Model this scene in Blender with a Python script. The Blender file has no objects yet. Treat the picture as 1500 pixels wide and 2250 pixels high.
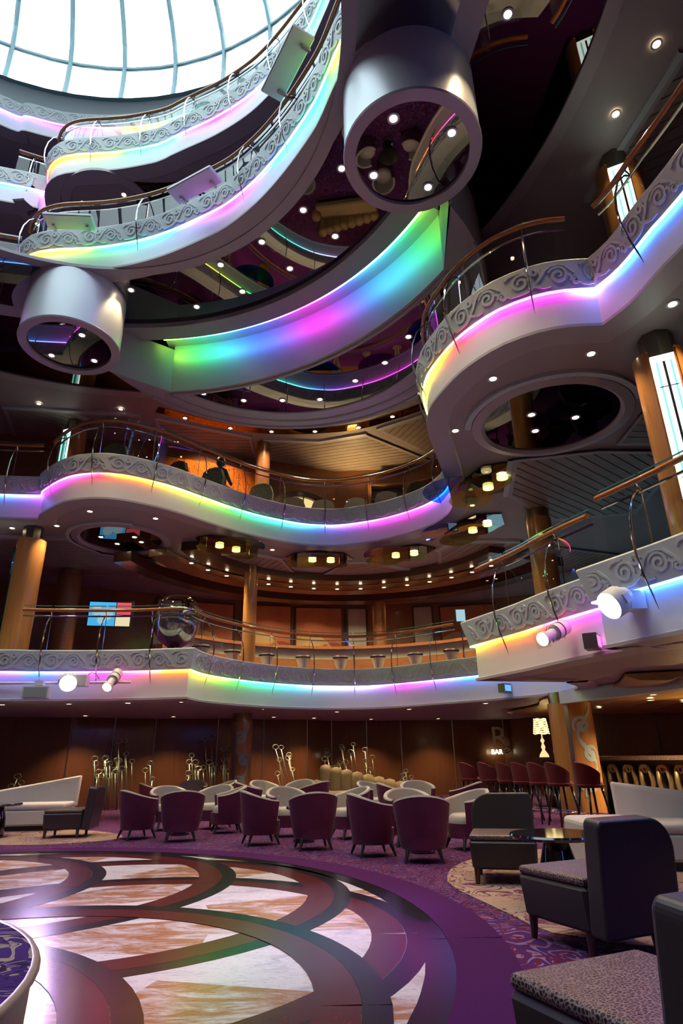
import bpy, bmesh, math, random
from mathutils import Vector, Matrix
random.seed(7)
PI = math.pi
scene = bpy.context.scene
COL = scene.collection

# ------------------------------------------------------------------ camera
def look_camera():
    f, tilt, roll, h = 1350.0, math.radians(21.9), math.radians(-0.95), 1.1
    cd = bpy.data.cameras.new('camera'); cd.sensor_fit = 'HORIZONTAL'; cd.sensor_width = 36.0
    cd.lens = f / 1500.0 * 36.0; cd.clip_start = 0.05; cd.clip_end = 200
    cam = bpy.data.objects.new('camera', cd); COL.objects.link(cam)
    fw = Vector((0, math.cos(tilt), math.sin(tilt)))
    r0 = Vector((1, 0, 0)); u0 = Vector((0, -math.sin(tilt), math.cos(tilt)))
    c, s = math.cos(roll), math.sin(roll)
    right = c * r0 + s * u0; up = -s * r0 + c * u0
    m = Matrix((right, up, -fw)).transposed().to_4x4()
    m.translation = Vector((0, 0, h)); cam.matrix_world = m
    scene.camera = cam
look_camera()

# ------------------------------------------------------------------ sky, view, render options
vs = scene.view_settings
vs.view_transform = 'Standard'; vs.look = 'None'; vs.exposure = 0.3; vs.gamma = 1.0; vs.use_curve_mapping = False
world = bpy.data.worlds.new('overcast_sky'); scene.world = world; world.use_nodes = True
bg = world.node_tree.nodes['Background']
bg.inputs[0].default_value = (0.74, 0.93, 1.0, 1); bg.inputs[1].default_value = 3.7
cy = scene.cycles
cy.max_bounces = 6; cy.diffuse_bounces = 3; cy.glossy_bounces = 3; cy.transmission_bounces = 3; cy.transparent_max_bounces = 12
cy.sample_clamp_indirect = 4.0; cy.sample_clamp_direct = 0.0; cy.caustics_reflective = False; cy.caustics_refractive = False
cy.use_denoising = True; cy.use_light_tree = True; cy.use_adaptive_sampling = True; cy.adaptive_threshold = 0.05

def area(name, loc, size, energy, col, rot=(0, 0, 0), portal=False):
    d = bpy.data.lights.new(name, 'AREA'); d.shape = 'DISK'; d.size = size; d.energy = energy; d.color = col
    if portal: d.cycles.is_portal = True
    o = bpy.data.objects.new(name, d); COL.objects.link(o); o.location = loc; o.rotation_euler = rot
    return o
SKY_C = (-6.0, 3.7); SKY_R = 8.5; SKY_Z = 19.1
area('skylight_portal', (SKY_C[0], SKY_C[1], SKY_Z + 0.05), 17.0, 0.0, (1, 1, 1), portal=True)

def spot(name, loc, target, energy, col, ang=50, blend=0.6, size=0.06):
    d = bpy.data.lights.new(name, 'SPOT'); d.energy = energy; d.color = col
    d.spot_size = math.radians(ang); d.spot_blend = blend; d.shadow_soft_size = size
    o = bpy.data.objects.new(name, d); COL.objects.link(o); o.location = loc
    o.rotation_euler = (Vector(target) - Vector(loc)).to_track_quat('-Z', 'Y').to_euler()
    return o

# ------------------------------------------------------------------ materials
MATS = {}
def new_mat(name):
    m = bpy.data.materials.new(name); m.use_nodes = True
    nt = m.node_tree; nt.nodes.clear()
    out = nt.nodes.new('ShaderNodeOutputMaterial'); MATS[name] = m
    return m, nt, out
def pbr(name, col, rough=0.5, metal=0.0, spec=0.5, var=0.0, scale=8.0, bump=0.0, bscale=60.0, stretch=None, sheen=0.0, coat=0.0, emit=None, estr=0.0, col2=None, aniso=0.0):
    m, nt, out = new_mat(name); N = nt.nodes; L = nt.links
    p = N.new('ShaderNodeBsdfPrincipled'); L.new(p.outputs[0], out.inputs[0])
    p.inputs['Base Color'].default_value = (*col, 1); p.inputs['Roughness'].default_value = rough
    p.inputs['Metallic'].default_value = metal; p.inputs['Specular IOR Level'].default_value = spec
    if sheen: p.inputs['Sheen Weight'].default_value = sheen; p.inputs['Sheen Roughness'].default_value = 0.4
    if coat: p.inputs['Coat Weight'].default_value = coat; p.inputs['Coat Roughness'].default_value = 0.08
    if aniso: p.inputs['Anisotropic'].default_value = aniso
    if emit: p.inputs['Emission Color'].default_value = (*emit, 1); p.inputs['Emission Strength'].default_value = estr
    tc = None
    if var or bump or col2:
        tc = N.new('ShaderNodeTexCoord'); mp = N.new('ShaderNodeMapping'); L.new(tc.outputs['Object'], mp.inputs[0])
        if stretch: mp.inputs['Scale'].default_value = stretch
    if var or col2:
        n = N.new('ShaderNodeTexNoise'); n.inputs['Scale'].default_value = scale; n.inputs['Detail'].default_value = 4
        L.new(mp.outputs[0], n.inputs['Vector'])
        r = N.new('ShaderNodeValToRGB')
        c2 = col2 if col2 else tuple(max(0, c * (1 - var)) for c in col)
        c1 = col if col2 else tuple(min(1, c * (1 + var)) for c in col)
        r.color_ramp.elements[0].position = 0.3; r.color_ramp.elements[1].position = 0.7
        r.color_ramp.elements[0].color = (*c2, 1); r.color_ramp.elements[1].color = (*c1, 1)
        L.new(n.outputs[0], r.inputs[0]); L.new(r.outputs[0], p.inputs['Base Color'])
    if bump:
        b = N.new('ShaderNodeBump'); b.inputs['Strength'].default_value = bump; b.inputs['Distance'].default_value = 0.02
        n2 = N.new('ShaderNodeTexNoise'); n2.inputs['Scale'].default_value = bscale; n2.inputs['Detail'].default_value = 3
        L.new(mp.outputs[0], n2.inputs['Vector']); L.new(n2.outputs[0], b.inputs['Height']); L.new(b.outputs[0], p.inputs['Normal'])
    return m
def emis(name, col, strength):
    m, nt, out = new_mat(name)
    e = nt.nodes.new('ShaderNodeEmission'); e.inputs[0].default_value = (*col, 1); e.inputs[1].default_value = strength
    nt.links.new(e.outputs[0], out.inputs[0]); return m
def led_mat(name, strength):
    m, nt, out = new_mat(name)
    a = nt.nodes.new('ShaderNodeVertexColor'); a.layer_name = 'led'
    e = nt.nodes.new('ShaderNodeEmission'); e.inputs[1].default_value = strength
    nt.links.new(a.outputs[0], e.inputs[0]); nt.links.new(e.outputs[0], out.inputs[0]); return m
def glass_mat(name, tint, refl=1.0, rough=0.0):
    m, nt, out = new_mat(name); N = nt.nodes; L = nt.links
    t = N.new('ShaderNodeBsdfTransparent'); t.inputs[0].default_value = (*tint, 1)
    g = N.new('ShaderNodeBsdfGlossy'); g.inputs['Roughness'].default_value = rough; g.inputs[0].default_value = (refl, refl, refl, 1)
    lw = N.new('ShaderNodeLayerWeight'); lw.inputs[0].default_value = 0.5
    pw = N.new('ShaderNodeMath'); pw.operation = 'POWER'; pw.inputs[1].default_value = 4.0; L.new(lw.outputs['Facing'], pw.inputs[0])
    f = N.new('ShaderNodeMath'); f.operation = 'MULTIPLY_ADD'; f.inputs[1].default_value = 0.75; f.inputs[2].default_value = 0.05; L.new(pw.outputs[0], f.inputs[0])
    x = N.new('ShaderNodeMixShader'); L.new(f.outputs[0], x.inputs[0]); L.new(t.outputs[0], x.inputs[1]); L.new(g.outputs[0], x.inputs[2])
    L.new(x.outputs[0], out.inputs[0]); return m
def wood_mat(name, c1, c2, rough=0.3, scale=3.0, axis=2, coat=0.3):
    m, nt, out = new_mat(name); N = nt.nodes; L = nt.links
    p = N.new('ShaderNodeBsdfPrincipled'); L.new(p.outputs[0], out.inputs[0])
    p.inputs['Roughness'].default_value = rough; p.inputs['Coat Weight'].default_value = coat; p.inputs['Coat Roughness'].default_value = 0.1
    tc = N.new('ShaderNodeTexCoord'); mp = N.new('ShaderNodeMapping'); L.new(tc.outputs['Object'], mp.inputs[0])
    s = [9.0, 9.0, 9.0]; s[axis] = 0.5; mp.inputs['Scale'].default_value = s
    n = N.new('ShaderNodeTexNoise'); n.inputs['Scale'].default_value = scale; n.inputs['Detail'].default_value = 6; n.inputs['Roughness'].default_value = 0.65
    L.new(mp.outputs[0], n.inputs['Vector'])
    r = N.new('ShaderNodeValToRGB'); r.color_ramp.elements[0].position = 0.32; r.color_ramp.elements[1].position = 0.72
    r.color_ramp.elements[0].color = (*c2, 1); r.color_ramp.elements[1].color = (*c1, 1)
    L.new(n.outputs[0], r.inputs[0]); L.new(r.outputs[0], p.inputs['Base Color']); return m
def marble_mat(name, base, vein, lo=0.44, hi=0.58, scale=2.2, vscale=5.0):
    m, nt, out = new_mat(name); N = nt.nodes; L = nt.links
    p = N.new('ShaderNodeBsdfPrincipled'); L.new(p.outputs[0], out.inputs[0]); p.inputs['Roughness'].default_value = 0.2; p.inputs['Specular IOR Level'].default_value = 0.13
    tc = N.new('ShaderNodeTexCoord')
    mp = N.new('ShaderNodeMapping'); mp.inputs['Rotation'].default_value = (0, 0, 0.5); mp.inputs['Scale'].default_value = (1, 3.2, 1); L.new(tc.outputs['Object'], mp.inputs[0])
    n = N.new('ShaderNodeTexNoise'); n.inputs['Scale'].default_value = scale; n.inputs['Detail'].default_value = 8; n.inputs['Roughness'].default_value = 0.7; n.inputs['Distortion'].default_value = 1.0
    L.new(mp.outputs[0], n.inputs['Vector'])
    r = N.new('ShaderNodeValToRGB'); a = r.color_ramp
    a.elements[0].position = lo; a.elements[0].color = (*vein, 1)
    a.elements[1].position = hi; a.elements[1].color = (*base, 1)
    L.new(n.outputs[0], r.inputs[0])
    n2 = N.new('ShaderNodeTexNoise'); n2.inputs['Scale'].default_value = vscale * 4; n2.inputs['Detail'].default_value = 6; n2.inputs['Roughness'].default_value = 0.75
    L.new(mp.outputs[0], n2.inputs['Vector'])
    r2 = N.new('ShaderNodeValToRGB'); r2.color_ramp.elements[0].position = 0.33; r2.color_ramp.elements[1].position = 0.46
    r2.color_ramp.elements[0].color = (0.42, 0.36, 0.36, 1); r2.color_ramp.elements[1].color = (1, 1, 1, 1)
    L.new(n2.outputs[0], r2.inputs[0])
    mx = N.new('ShaderNodeMix'); mx.data_type = 'RGBA'; mx.blend_type = 'MULTIPLY'; mx.inputs[0].default_value = 0.8
    L.new(r.outputs[0], mx.inputs[6]); L.new(r2.outputs[0], mx.inputs[7]); L.new(mx.outputs[2], p.inputs['Base Color'])
    return m
def carpet_mat(name, c_base, c_pat, c_pat2, scale=1.4, amt=0.5, line=0.035):
    """woven carpet: contour-line scrolls of two yarn colours on a ground colour"""
    m, nt, out = new_mat(name); N = nt.nodes; L = nt.links
    p = N.new('ShaderNodeBsdfPrincipled'); L.new(p.outputs[0], out.inputs[0]); p.inputs['Roughness'].default_value = 0.95; p.inputs['Specular IOR Level'].default_value = 0.15
    tc = N.new('ShaderNodeTexCoord')
    def lines(sc, seed, width, lo, hi):
        mp = N.new('ShaderNodeMapping'); mp.inputs['Location'].default_value = (seed, seed * 1.7, 0); L.new(tc.outputs['Object'], mp.inputs[0])
        n = N.new('ShaderNodeTexNoise'); n.inputs['Scale'].default_value = sc; n.inputs['Detail'].default_value = 1.2; n.inputs['Distortion'].default_value = 1.6
        L.new(mp.outputs[0], n.inputs['Vector'])
        mu = N.new('ShaderNodeMath'); mu.operation = 'MULTIPLY'; mu.inputs[1].default_value = 9.0; L.new(n.outputs[0], mu.inputs[0])
        fr = N.new('ShaderNodeMath'); fr.operation = 'FRACT'; L.new(mu.outputs[0], fr.inputs[0])
        gt = N.new('ShaderNodeMath'); gt.operation = 'LESS_THAN'; gt.inputs[1].default_value = width; L.new(fr.outputs[0], gt.inputs[0])
        n3 = N.new('ShaderNodeTexNoise'); n3.inputs['Scale'].default_value = sc * 0.55; L.new(mp.outputs[0], n3.inputs['Vector'])
        g2 = N.new('ShaderNodeMath'); g2.operation = 'GREATER_THAN'; g2.inputs[1].default_value = lo; L.new(n3.outputs[0], g2.inputs[0])
        mm = N.new('ShaderNodeMath'); mm.operation = 'MULTIPLY'; L.new(gt.outputs[0], mm.inputs[0]); L.new(g2.outputs[0], mm.inputs[1])
        return mm.outputs[0]
    def mix(fac, a, b):
        x = N.new('ShaderNodeMix'); x.data_type = 'RGBA'; L.new(fac, x.inputs[0])
        if isinstance(a, tuple): x.inputs[6].default_value = (*a, 1)
        else: L.new(a, x.inputs[6])
        x.inputs[7].default_value = (*b, 1); return x.outputs[2]
    c = mix(lines(scale, 3.1, 0.30, 1 - amt, 1), c_base, c_pat)
    c = mix(lines(scale * 1.5, 11.7, 0.22, 1 - amt, 1), c, c_pat2)
    nf = N.new('ShaderNodeTexNoise'); nf.inputs['Scale'].default_value = 260; L.new(tc.outputs['Object'], nf.inputs['Vector'])
    mx = N.new('ShaderNodeMix'); mx.data_type = 'RGBA'; mx.blend_type = 'MULTIPLY'; mx.inputs[0].default_value = 0.45
    L.new(c, mx.inputs[6]); L.new(nf.outputs[0], mx.inputs[7]); L.new(mx.outputs[2], p.inputs['Base Color'])
    return m

pbr('white_paint', (0.74, 0.76, 0.76), 0.42)
pbr('band_paint', (0.60, 0.65, 0.64), 0.42, var=0.05)
pbr('relief_paint', (0.66, 0.71, 0.70), 0.38)
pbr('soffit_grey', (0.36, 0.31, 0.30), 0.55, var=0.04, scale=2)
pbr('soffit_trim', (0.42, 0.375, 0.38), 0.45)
pbr('lip_white', (0.52, 0.57, 0.58), 0.4)
pbr('plank_grey', (0.31, 0.25, 0.21), 0.5, var=0.12, scale=3)
pbr('plank_gap', (0.03, 0.026, 0.024), 0.8)
pbr('dark_mirror', (0.17, 0.15, 0.155), 0.015, metal=1.0)
pbr('amber_mirror', (0.55, 0.34, 0.14), 0.05, metal=1.0)
pbr('drum_metal', (0.78, 0.80, 0.82), 0.36, metal=0.25)
pbr('cove_wall', (0.62, 0.62, 0.66), 0.38, metal=0.25)
pbr('chrome', (0.78, 0.80, 0.82), 0.10, metal=1.0)
pbr('steel', (0.50, 0.52, 0.54), 0.28, metal=1.0)
pbr('brass', (0.36, 0.27, 0.12), 0.30, metal=1.0)
pbr('dull_metal', (0.20, 0.185, 0.15), 0.38, metal=0.9)
pbr('black_plastic', (0.012, 0.012, 0.014), 0.4)
pbr('black_gloss', (0.010, 0.009, 0.012), 0.06, coat=1.0)
pbr('white_plastic', (0.70, 0.71, 0.72), 0.35)
pbr('grey_grille', (0.30, 0.33, 0.34), 0.6)
wood_mat('handrail_wood', (0.42, 0.155, 0.045), (0.30, 0.10, 0.03), 0.25, axis=0)
wood_mat('column_wood', (0.55, 0.255, 0.075), (0.42, 0.18, 0.05), 0.28)
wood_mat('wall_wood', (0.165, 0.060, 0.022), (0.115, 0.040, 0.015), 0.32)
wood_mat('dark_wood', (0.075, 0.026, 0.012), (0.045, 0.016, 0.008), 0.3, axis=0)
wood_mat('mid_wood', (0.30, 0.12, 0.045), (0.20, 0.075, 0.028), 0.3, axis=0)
glass_mat('rail_glass', (0.88, 0.95, 0.94), 0.9)
glass_mat('pane_glass', (0.97, 0.99, 1.0), 0.5)
glass_mat('teal_glass', (0.35, 0.75, 0.72), 0.9)
glass_mat('lamp_glass', (0.62, 0.72, 0.45), 0.9)
glass_mat('clear_glass', (0.93, 0.96, 0.94), 1.0)
for nm, c in (('teal', (0.10, 0.62, 0.60)), ('blue', (0.10, 0.28, 0.85)), ('violet', (0.50, 0.16, 0.75)), ('cyan', (0.08, 0.52, 0.85))):
    glass_mat('dichroic_' + nm, c, 0.9)
led_mat('led_strip', 18.0)
led_mat('cove_led', 17.0)
emis('downlight_glow', (1.0, 0.78, 0.48), 22.0)
emis('halo_glow', (1.0, 0.80, 0.40), 9.0)
emis('tube_glow', (0.82, 1.0, 0.86), 2.6)
marble_mat('marble_white', (0.66, 0.60, 0.62), (0.46, 0.40, 0.45), 0.34, 0.5)
marble_mat('marble_rust', (0.60, 0.50, 0.50), (0.37, 0.17, 0.085), 0.46, 0.60, scale=1.9)
pbr('marble_red', (0.085, 0.016, 0.016), 0.2, spec=0.13, var=0.35, scale=45)
marble_mat('marble_black', (0.016, 0.015, 0.017), (0.012, 0.012, 0.014))
carpet_mat('carpet_purple', (0.085, 0.018, 0.135), (0.30, 0.16, 0.34), (0.16, 0.015, 0.05), 1.5, 0.62)
carpet_mat('carpet_lounge', (0.060, 0.010, 0.072), (0.20, 0.03, 0.05), (0.16, 0.10, 0.34), 2.6, 0.7)
carpet_mat('carpet_cream', (0.46, 0.32, 0.25), (0.16, 0.04, 0.10), (0.42, 0.25, 0.20), 2.2, 0.55)
carpet_mat('black_ornament', (0.012, 0.010, 0.010), (0.10, 0.06, 0.025), (0.03, 0.02, 0.015), 3.0, 0.6)
pbr('carpet_border', (0.060, 0.009, 0.075), 0.95, var=0.25, scale=120, spec=0.1)

# ------------------------------------------------------------------ mesh helpers
class MB:
    def __init__(s): s.v = []; s.f = []; s.c = None
    def add(s, vs, fs):
        b = len(s.v); s.v += [tuple(x) for x in vs]; s.f += [tuple(i + b for i in f) for f in fs]
    def box(s, c, d, rz=0.0, rot=None):
        hx, hy, hz = d[0] / 2, d[1] / 2, d[2] / 2
        pts = [Vector((x, y, z)) for z in (-hz, hz) for y in (-hy, hy) for x in (-hx, hx)]
        R = rot if rot is not None else Matrix.Rotation(rz, 3, 'Z')
        pts = [R @ p + Vector(c) for p in pts]
        s.add(pts, [(0, 2, 3, 1), (4, 5, 7, 6), (0, 1, 5, 4), (1, 3, 7, 5), (3, 2, 6, 7), (2, 0, 4, 6)])
    def tube(s, pts, r, n=8, closed=False, cap=True):
        pts = [Vector(p) for p in pts]; k = len(pts)
        rr = r if isinstance(r, (list, tuple)) else [r] * k
        prev = None; rings = []
        for i, p in enumerate(pts):
            a = pts[(i - 1) % k] if (closed or i > 0) else p
            b = pts[(i + 1) % k] if (closed or i < k - 1) else p
            t = (b - a)
            t = t.normalized() if t.length > 1e-9 else Vector((0, 0, 1))
            if prev is None:
                u = t.orthogonal().normalized()
            else:
                u = prev - t * prev.dot(t)
                u = u.normalized() if u.length > 1e-6 else t.orthogonal().normalized()
            prev = u; w = t.cross(u)
            rings.append([p + (u * math.cos(2 * PI * j / n) + w * math.sin(2 * PI * j / n)) * rr[i] for j in range(n)])
        vs = [q for ring in rings for q in ring]; fs = []
        m = k if closed else k - 1
        for i in range(m):
            for j in range(n):
                a = i * n + j; b = i * n + (j + 1) % n; c = ((i + 1) % k) * n + (j + 1) % n; d = ((i + 1) % k) * n + j
                fs.append((a, b, c, d))
        if cap and not closed:
            fs.append(tuple(range(n - 1, -1, -1))); fs.append(tuple((k - 1) * n + j for j in range(n)))
        s.add(vs, fs)
    def lathe(s, prof, c=(0, 0, 0), n=24, a0=0.0, a1=2 * PI, M=None):
        full = abs(a1 - a0 - 2 * PI) < 1e-6; m = n if full else n + 1; k = len(prof); vs = []; fs = []
        for j in range(m):
            a = a0 + (a1 - a0) * j / n
            for (r, z) in prof: vs.append(Vector((r * math.cos(a), r * math.sin(a), z)))
        if M is not None: vs = [M @ v for v in vs]
        vs = [v + Vector(c) for v in vs]
        for j in range(n):
            j2 = (j + 1) % m
            for i in range(k - 1):
                fs.append((j * k + i, j2 * k + i, j2 * k + i + 1, j * k + i + 1))
        s.add(vs, fs)
    def prism(s, poly, z0, z1):
        n = len(poly); vs = [(x, y, z0) for x, y in poly] + [(x, y, z1) for x, y in poly]
        fs = [tuple(range(n - 1, -1, -1)), tuple(range(n, 2 * n))] + [(i, (i + 1) % n, n + (i + 1) % n, n + i) for i in range(n)]
        s.add(vs, fs)
    def plate(s, poly3, nrm, th):
        """a flat plate: 3-D outline extruded by th along nrm"""
        n = len(poly3); d = Vector(nrm).normalized() * th
        vs = [Vector(p) for p in poly3] + [Vector(p) + d for p in poly3]
        s.add(vs, [tuple(range(n - 1, -1, -1)), tuple(range(n, 2 * n))] + [(i, (i + 1) % n, n + (i + 1) % n, n + i) for i in range(n)])
    def sweep(s, path, prof, closed_prof=False):
        nr = normals(path); k = len(prof); vs = []; fs = []
        for (p, n) in zip(path, nr):
            for (o, z) in prof: vs.append((p[0] + n[0] * o, p[1] + n[1] * o, z))
        kk = k if closed_prof else k - 1
        for i in range(len(path) - 1):
            for j in range(kk):
                a = i * k + j; b = i * k + (j + 1) % k
                fs.append((a, b, b + k, a + k))
        if closed_prof:
            fs.append(tuple(range(k))); fs.append(tuple((len(path) - 1) * k + j for j in range(k - 1, -1, -1)))
        s.add(vs, fs)
    def build(s, name, mat, parent=None, smooth=False, auto=None, loc=None, colors=None):
        me = bpy.data.meshes.new(name); me.from_pydata(s.v, [], s.f); me.update()
        me.materials.append(MATS[mat])
        if smooth:
            for p in me.polygons: p.use_smooth = True
            if auto is not None: me.set_sharp_from_angle(angle=math.radians(auto))
        if colors is not None:
            ca = me.color_attributes.new('led', 'FLOAT_COLOR', 'POINT')
            for i, c in enumerate(colors): ca.data[i].color = (*c, 1)
        o = bpy.data.objects.new(name, me); COL.objects.link(o)
        if loc is not None: o.location = loc
        if parent is not None: o.parent = parent
        return o

def normals(path):
    out = []; n = len(path)
    for i in range(n):
        def seg(a, b):
            dx, dy = path[b][0] - path[a][0], path[b][1] - path[a][1]; l = math.hypot(dx, dy) or 1e-9
            return (dy / l, -dx / l)
        if i == 0: out.append(seg(0, 1))
        elif i == n - 1: out.append(seg(n - 2, n - 1))
        else:
            a = seg(i - 1, i); b = seg(i, i + 1); x, y = a[0] + b[0], a[1] + b[1]; l = math.hypot(x, y)
            if l < 1e-6: out.append(a); continue
            x, y = x / l, y / l; c = max(0.45, x * a[0] + y * a[1]); out.append((x / c, y / c))
    return out
def catmull(pts, step=0.15):
    """resample a polyline (tuples of any length, first two are x, y) as a Catmull-Rom curve"""
    P = [pts[0]] + list(pts) + [pts[-1]]; out = []
    for i in range(1, len(P) - 2):
        a, b, c, d = P[i - 1], P[i], P[i + 1], P[i + 2]
        n = max(1, int(math.hypot(c[0] - b[0], c[1] - b[1]) / step))
        for k in range(n):
            t = k / n; t2 = t * t; t3 = t2 * t
            q = tuple(0.5 * (2 * b[m] + (c[m] - a[m]) * t + (2 * a[m] - 5 * b[m] + 4 * c[m] - d[m]) * t2 + (3 * b[m] - a[m] - 3 * c[m] + d[m]) * t3) if m < 2
                      else b[m] + (c[m] - b[m]) * t for m in range(len(b)))
            out.append(q)
    out.append(tuple(pts[-1])); return out
def arclen(path):
    s = [0.0]
    for a, b in zip(path[:-1], path[1:]): s.append(s[-1] + math.hypot(b[0] - a[0], b[1] - a[1]))
    return s
class Along:
    """position and outward normal at a distance along a path"""
    def __init__(s, path): s.p = path; s.n = normals(path); s.s = arclen(path); s.L = s.s[-1]; s.i = 0
    def at(s, d):
        d = min(max(d, 0), s.L - 1e-6); i = min(s.i, len(s.s) - 2)
        while s.s[i] > d: i -= 1
        while s.s[i + 1] < d: i += 1
        s.i = i; t = (d - s.s[i]) / max(1e-9, s.s[i + 1] - s.s[i])
        a, b = s.p[i], s.p[i + 1]; na, nb = s.n[i], s.n[i + 1]
        n = Vector((na[0] + (nb[0] - na[0]) * t, na[1] + (nb[1] - na[1]) * t)); n.normalize()
        return Vector((a[0] + (b[0] - a[0]) * t, a[1] + (b[1] - a[1]) * t)), n
def offset(path, d):
    return [(p[0] + n[0] * d, p[1] + n[1] * d) for p, n in zip(path, normals(path))]
def empty(name, loc=(0, 0, 0), rz=0.0):
    o = bpy.data.objects.new(name, None); COL.objects.link(o); o.location = loc; o.rotation_euler = (0, 0, rz); o.empty_display_size = 0.1
    return o
def tag(o, label, cat=None, group=None, kind=None):
    o['label'] = label
    if cat: o['category'] = cat
    if group: o['group'] = group
    if kind: o['kind'] = kind
    return o
def struct(o, label=None):
    o['kind'] = 'structure'
    if label: o['label'] = label
    return o
def copy_tree(o, loc=None, rz=None, parent=None):
    c = o.copy(); COL.objects.link(c); c.parent = parent
    if loc is not None: c.location = loc
    if rz is not None: c.rotation_euler = (0, 0, rz)
    for ch in list(o.children):
        if ch.type != 'LIGHT': copy_tree(ch, None, None, c)
    return c
def arc_pts(c, r, a0, a1, n):
    return [(c[0] + r * math.cos(math.radians(a0 + (a1 - a0) * i / n)), c[1] + r * math.sin(math.radians(a0 + (a1 - a0) * i / n))) for i in range(n + 1)]
C0 = (-3.95, 4.75)      # centre of the dance floor: the galleries are concentric with it
# ------------------------------------------------------------------ the shell
XL, XR, YB, YN = -16.0, 11.0, 22.6, -8.0
BACK = [(-16, 14.6), (-10.5, 15.9), (-7.2, 17.1), (-5.3, 18.2), (-3.65, 18.7), (-1.15, 19.8), (-0.43, 20.7), (1.8, 21.1), (5.2, 21.5), (7.0, 19.1), (8.7, 18.2), (11, 16.6)]
def floor_slab():
    b = MB(); b.prism([(XL, YN), (XR, YN), (XR, YB), (XL, YB)], -0.12, 0.0)
    struct(b.build('floor', 'carpet_lounge'), 'dark purple and red patterned lounge carpet')
floor_slab()
def flat_piece(name, poly, mat, z0, z1, parent):
    b = MB(); b.prism(poly, z0, z1); return b.build(name, mat, parent)
def ring_poly(c, r0, r1, a0, a1, n):
    return arc_pts(c, r1, a0, a1, n) + arc_pts(c, r0, a1, a0, n)
def medallion():
    root = empty('floor_medallion', (0, 0, 0)); struct(root, 'polished round marble dance floor inlaid with interlaced dark rings')
    R = 4.59; z = 0.004
    # marble wedges in three rings of alternating stone
    for ri, (r0, r1) in enumerate(((0.0, 1.5), (1.5, 3.0), (3.0, 4.42))):
        nseg = 20
        for k in range(nseg):
            a0 = 4 + 18 * k + 9 * (ri % 2)
            poly = (ring_poly(C0, r0, r1, a0, a0 + 18, 4) if r0 > 0 else [C0] + arc_pts(C0, r1, a0, a0 + 18, 4))
            flat_piece('marble_wedge', poly, 'marble_white' if (k + ri) % 2 else 'marble_rust', 0.0, z, root)
    flat_piece('outer_ring', arc_pts(C0, R, 0, 359.99, 120) , 'marble_black', 0.0, 0.0012, root)
    b = MB(); b.sweep(arc_pts(C0, 4.40, 360, 0, 120), [(-0.02, 0.0), (-0.02, 0.0052), (-0.19, 0.0052), (-0.19, 0.0)]); b.build('border_ring', 'marble_black', root)
    for k in range(10):
        a = math.radians(4 + 36 * k); c = (C0[0] + 2.17 * math.cos(a), C0[1] + 2.17 * math.sin(a)); zz = z + 0.0008 + 0.0004 * k
        b = MB(); b.sweep(arc_pts(c, 2.17, 360, 0, 72), [(0.0, 0.0), (0.0, zz), (-0.145, zz), (-0.145, 0.0)]); b.build('black_ring', 'marble_black', root)
        b = MB(); b.sweep(arc_pts(c, 1.94, 360, 0, 72), [(0.0, 0.0), (0.0, zz + 0.0002), (-0.228, zz + 0.0002), (-0.228, 0.0)]); b.build('red_ring', 'marble_red', root)
medallion()
def carpets():
    b = MB(); b.sweep(arc_pts(C0, 4.59, 360, 0, 140), [(0, 0.0), (0, 0.008), (-0.36, 0.008), (-0.36, 0.0)])
    struct(b.build('floor_border', 'carpet_border'), 'plain deep purple carpet band around the dance floor')
    cream = [(0.95, 6.75), (0.98, 6.35), (1.10, 5.85), (1.22, 5.35), (1.36, 4.85), (1.75, 4.55), (2.6, 4.3), (4.6, 4.1), (6.5, 4.6), (6.5, 8.2), (3.6, 9.0), (2.2, 8.7), (1.45, 8.1), (1.08, 7.4)]
    struct(flat_piece('floor_cream', [p[:2] for p in catmull(cream + [cream[0]], 0.25)][:-1], 'carpet_cream', 0.0, 0.006, None), 'cream carpet area with burgundy scrolls under the dark slipper chairs')
    pur = [(0.66, 5.25), (0.98, 5.45), (1.16, 5.05), (1.36, 4.70), (1.75, 4.42), (2.6, 4.15), (4.6, 3.9), (4.6, 0.3), (0.2, 0.3), (-0.5, 1.2), (0.55, 2.9), (0.86, 4.0)]
    struct(flat_piece('floor_violet', pur, 'carpet_purple', 0.0, 0.003, None), 'violet carpet with pale scrolls beside the dance floor')
    cl = [(-11, 9.9), (-8.0, 10.3), (-6.0, 10.25), (-4.4, 10.15), (-3.6, 10.6), (-3.7, 11.3), (-4.6, 12.1), (-6.5, 12.9), (-11, 13.2)]
    struct(flat_piece('floor_cream', [p[:2] for p in catmull(cl + [cl[0]], 0.3)][:-1], 'carpet_cream', 0.0, 0.006, None), 'cream carpet area under the pale sofa')
carpets()

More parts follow.
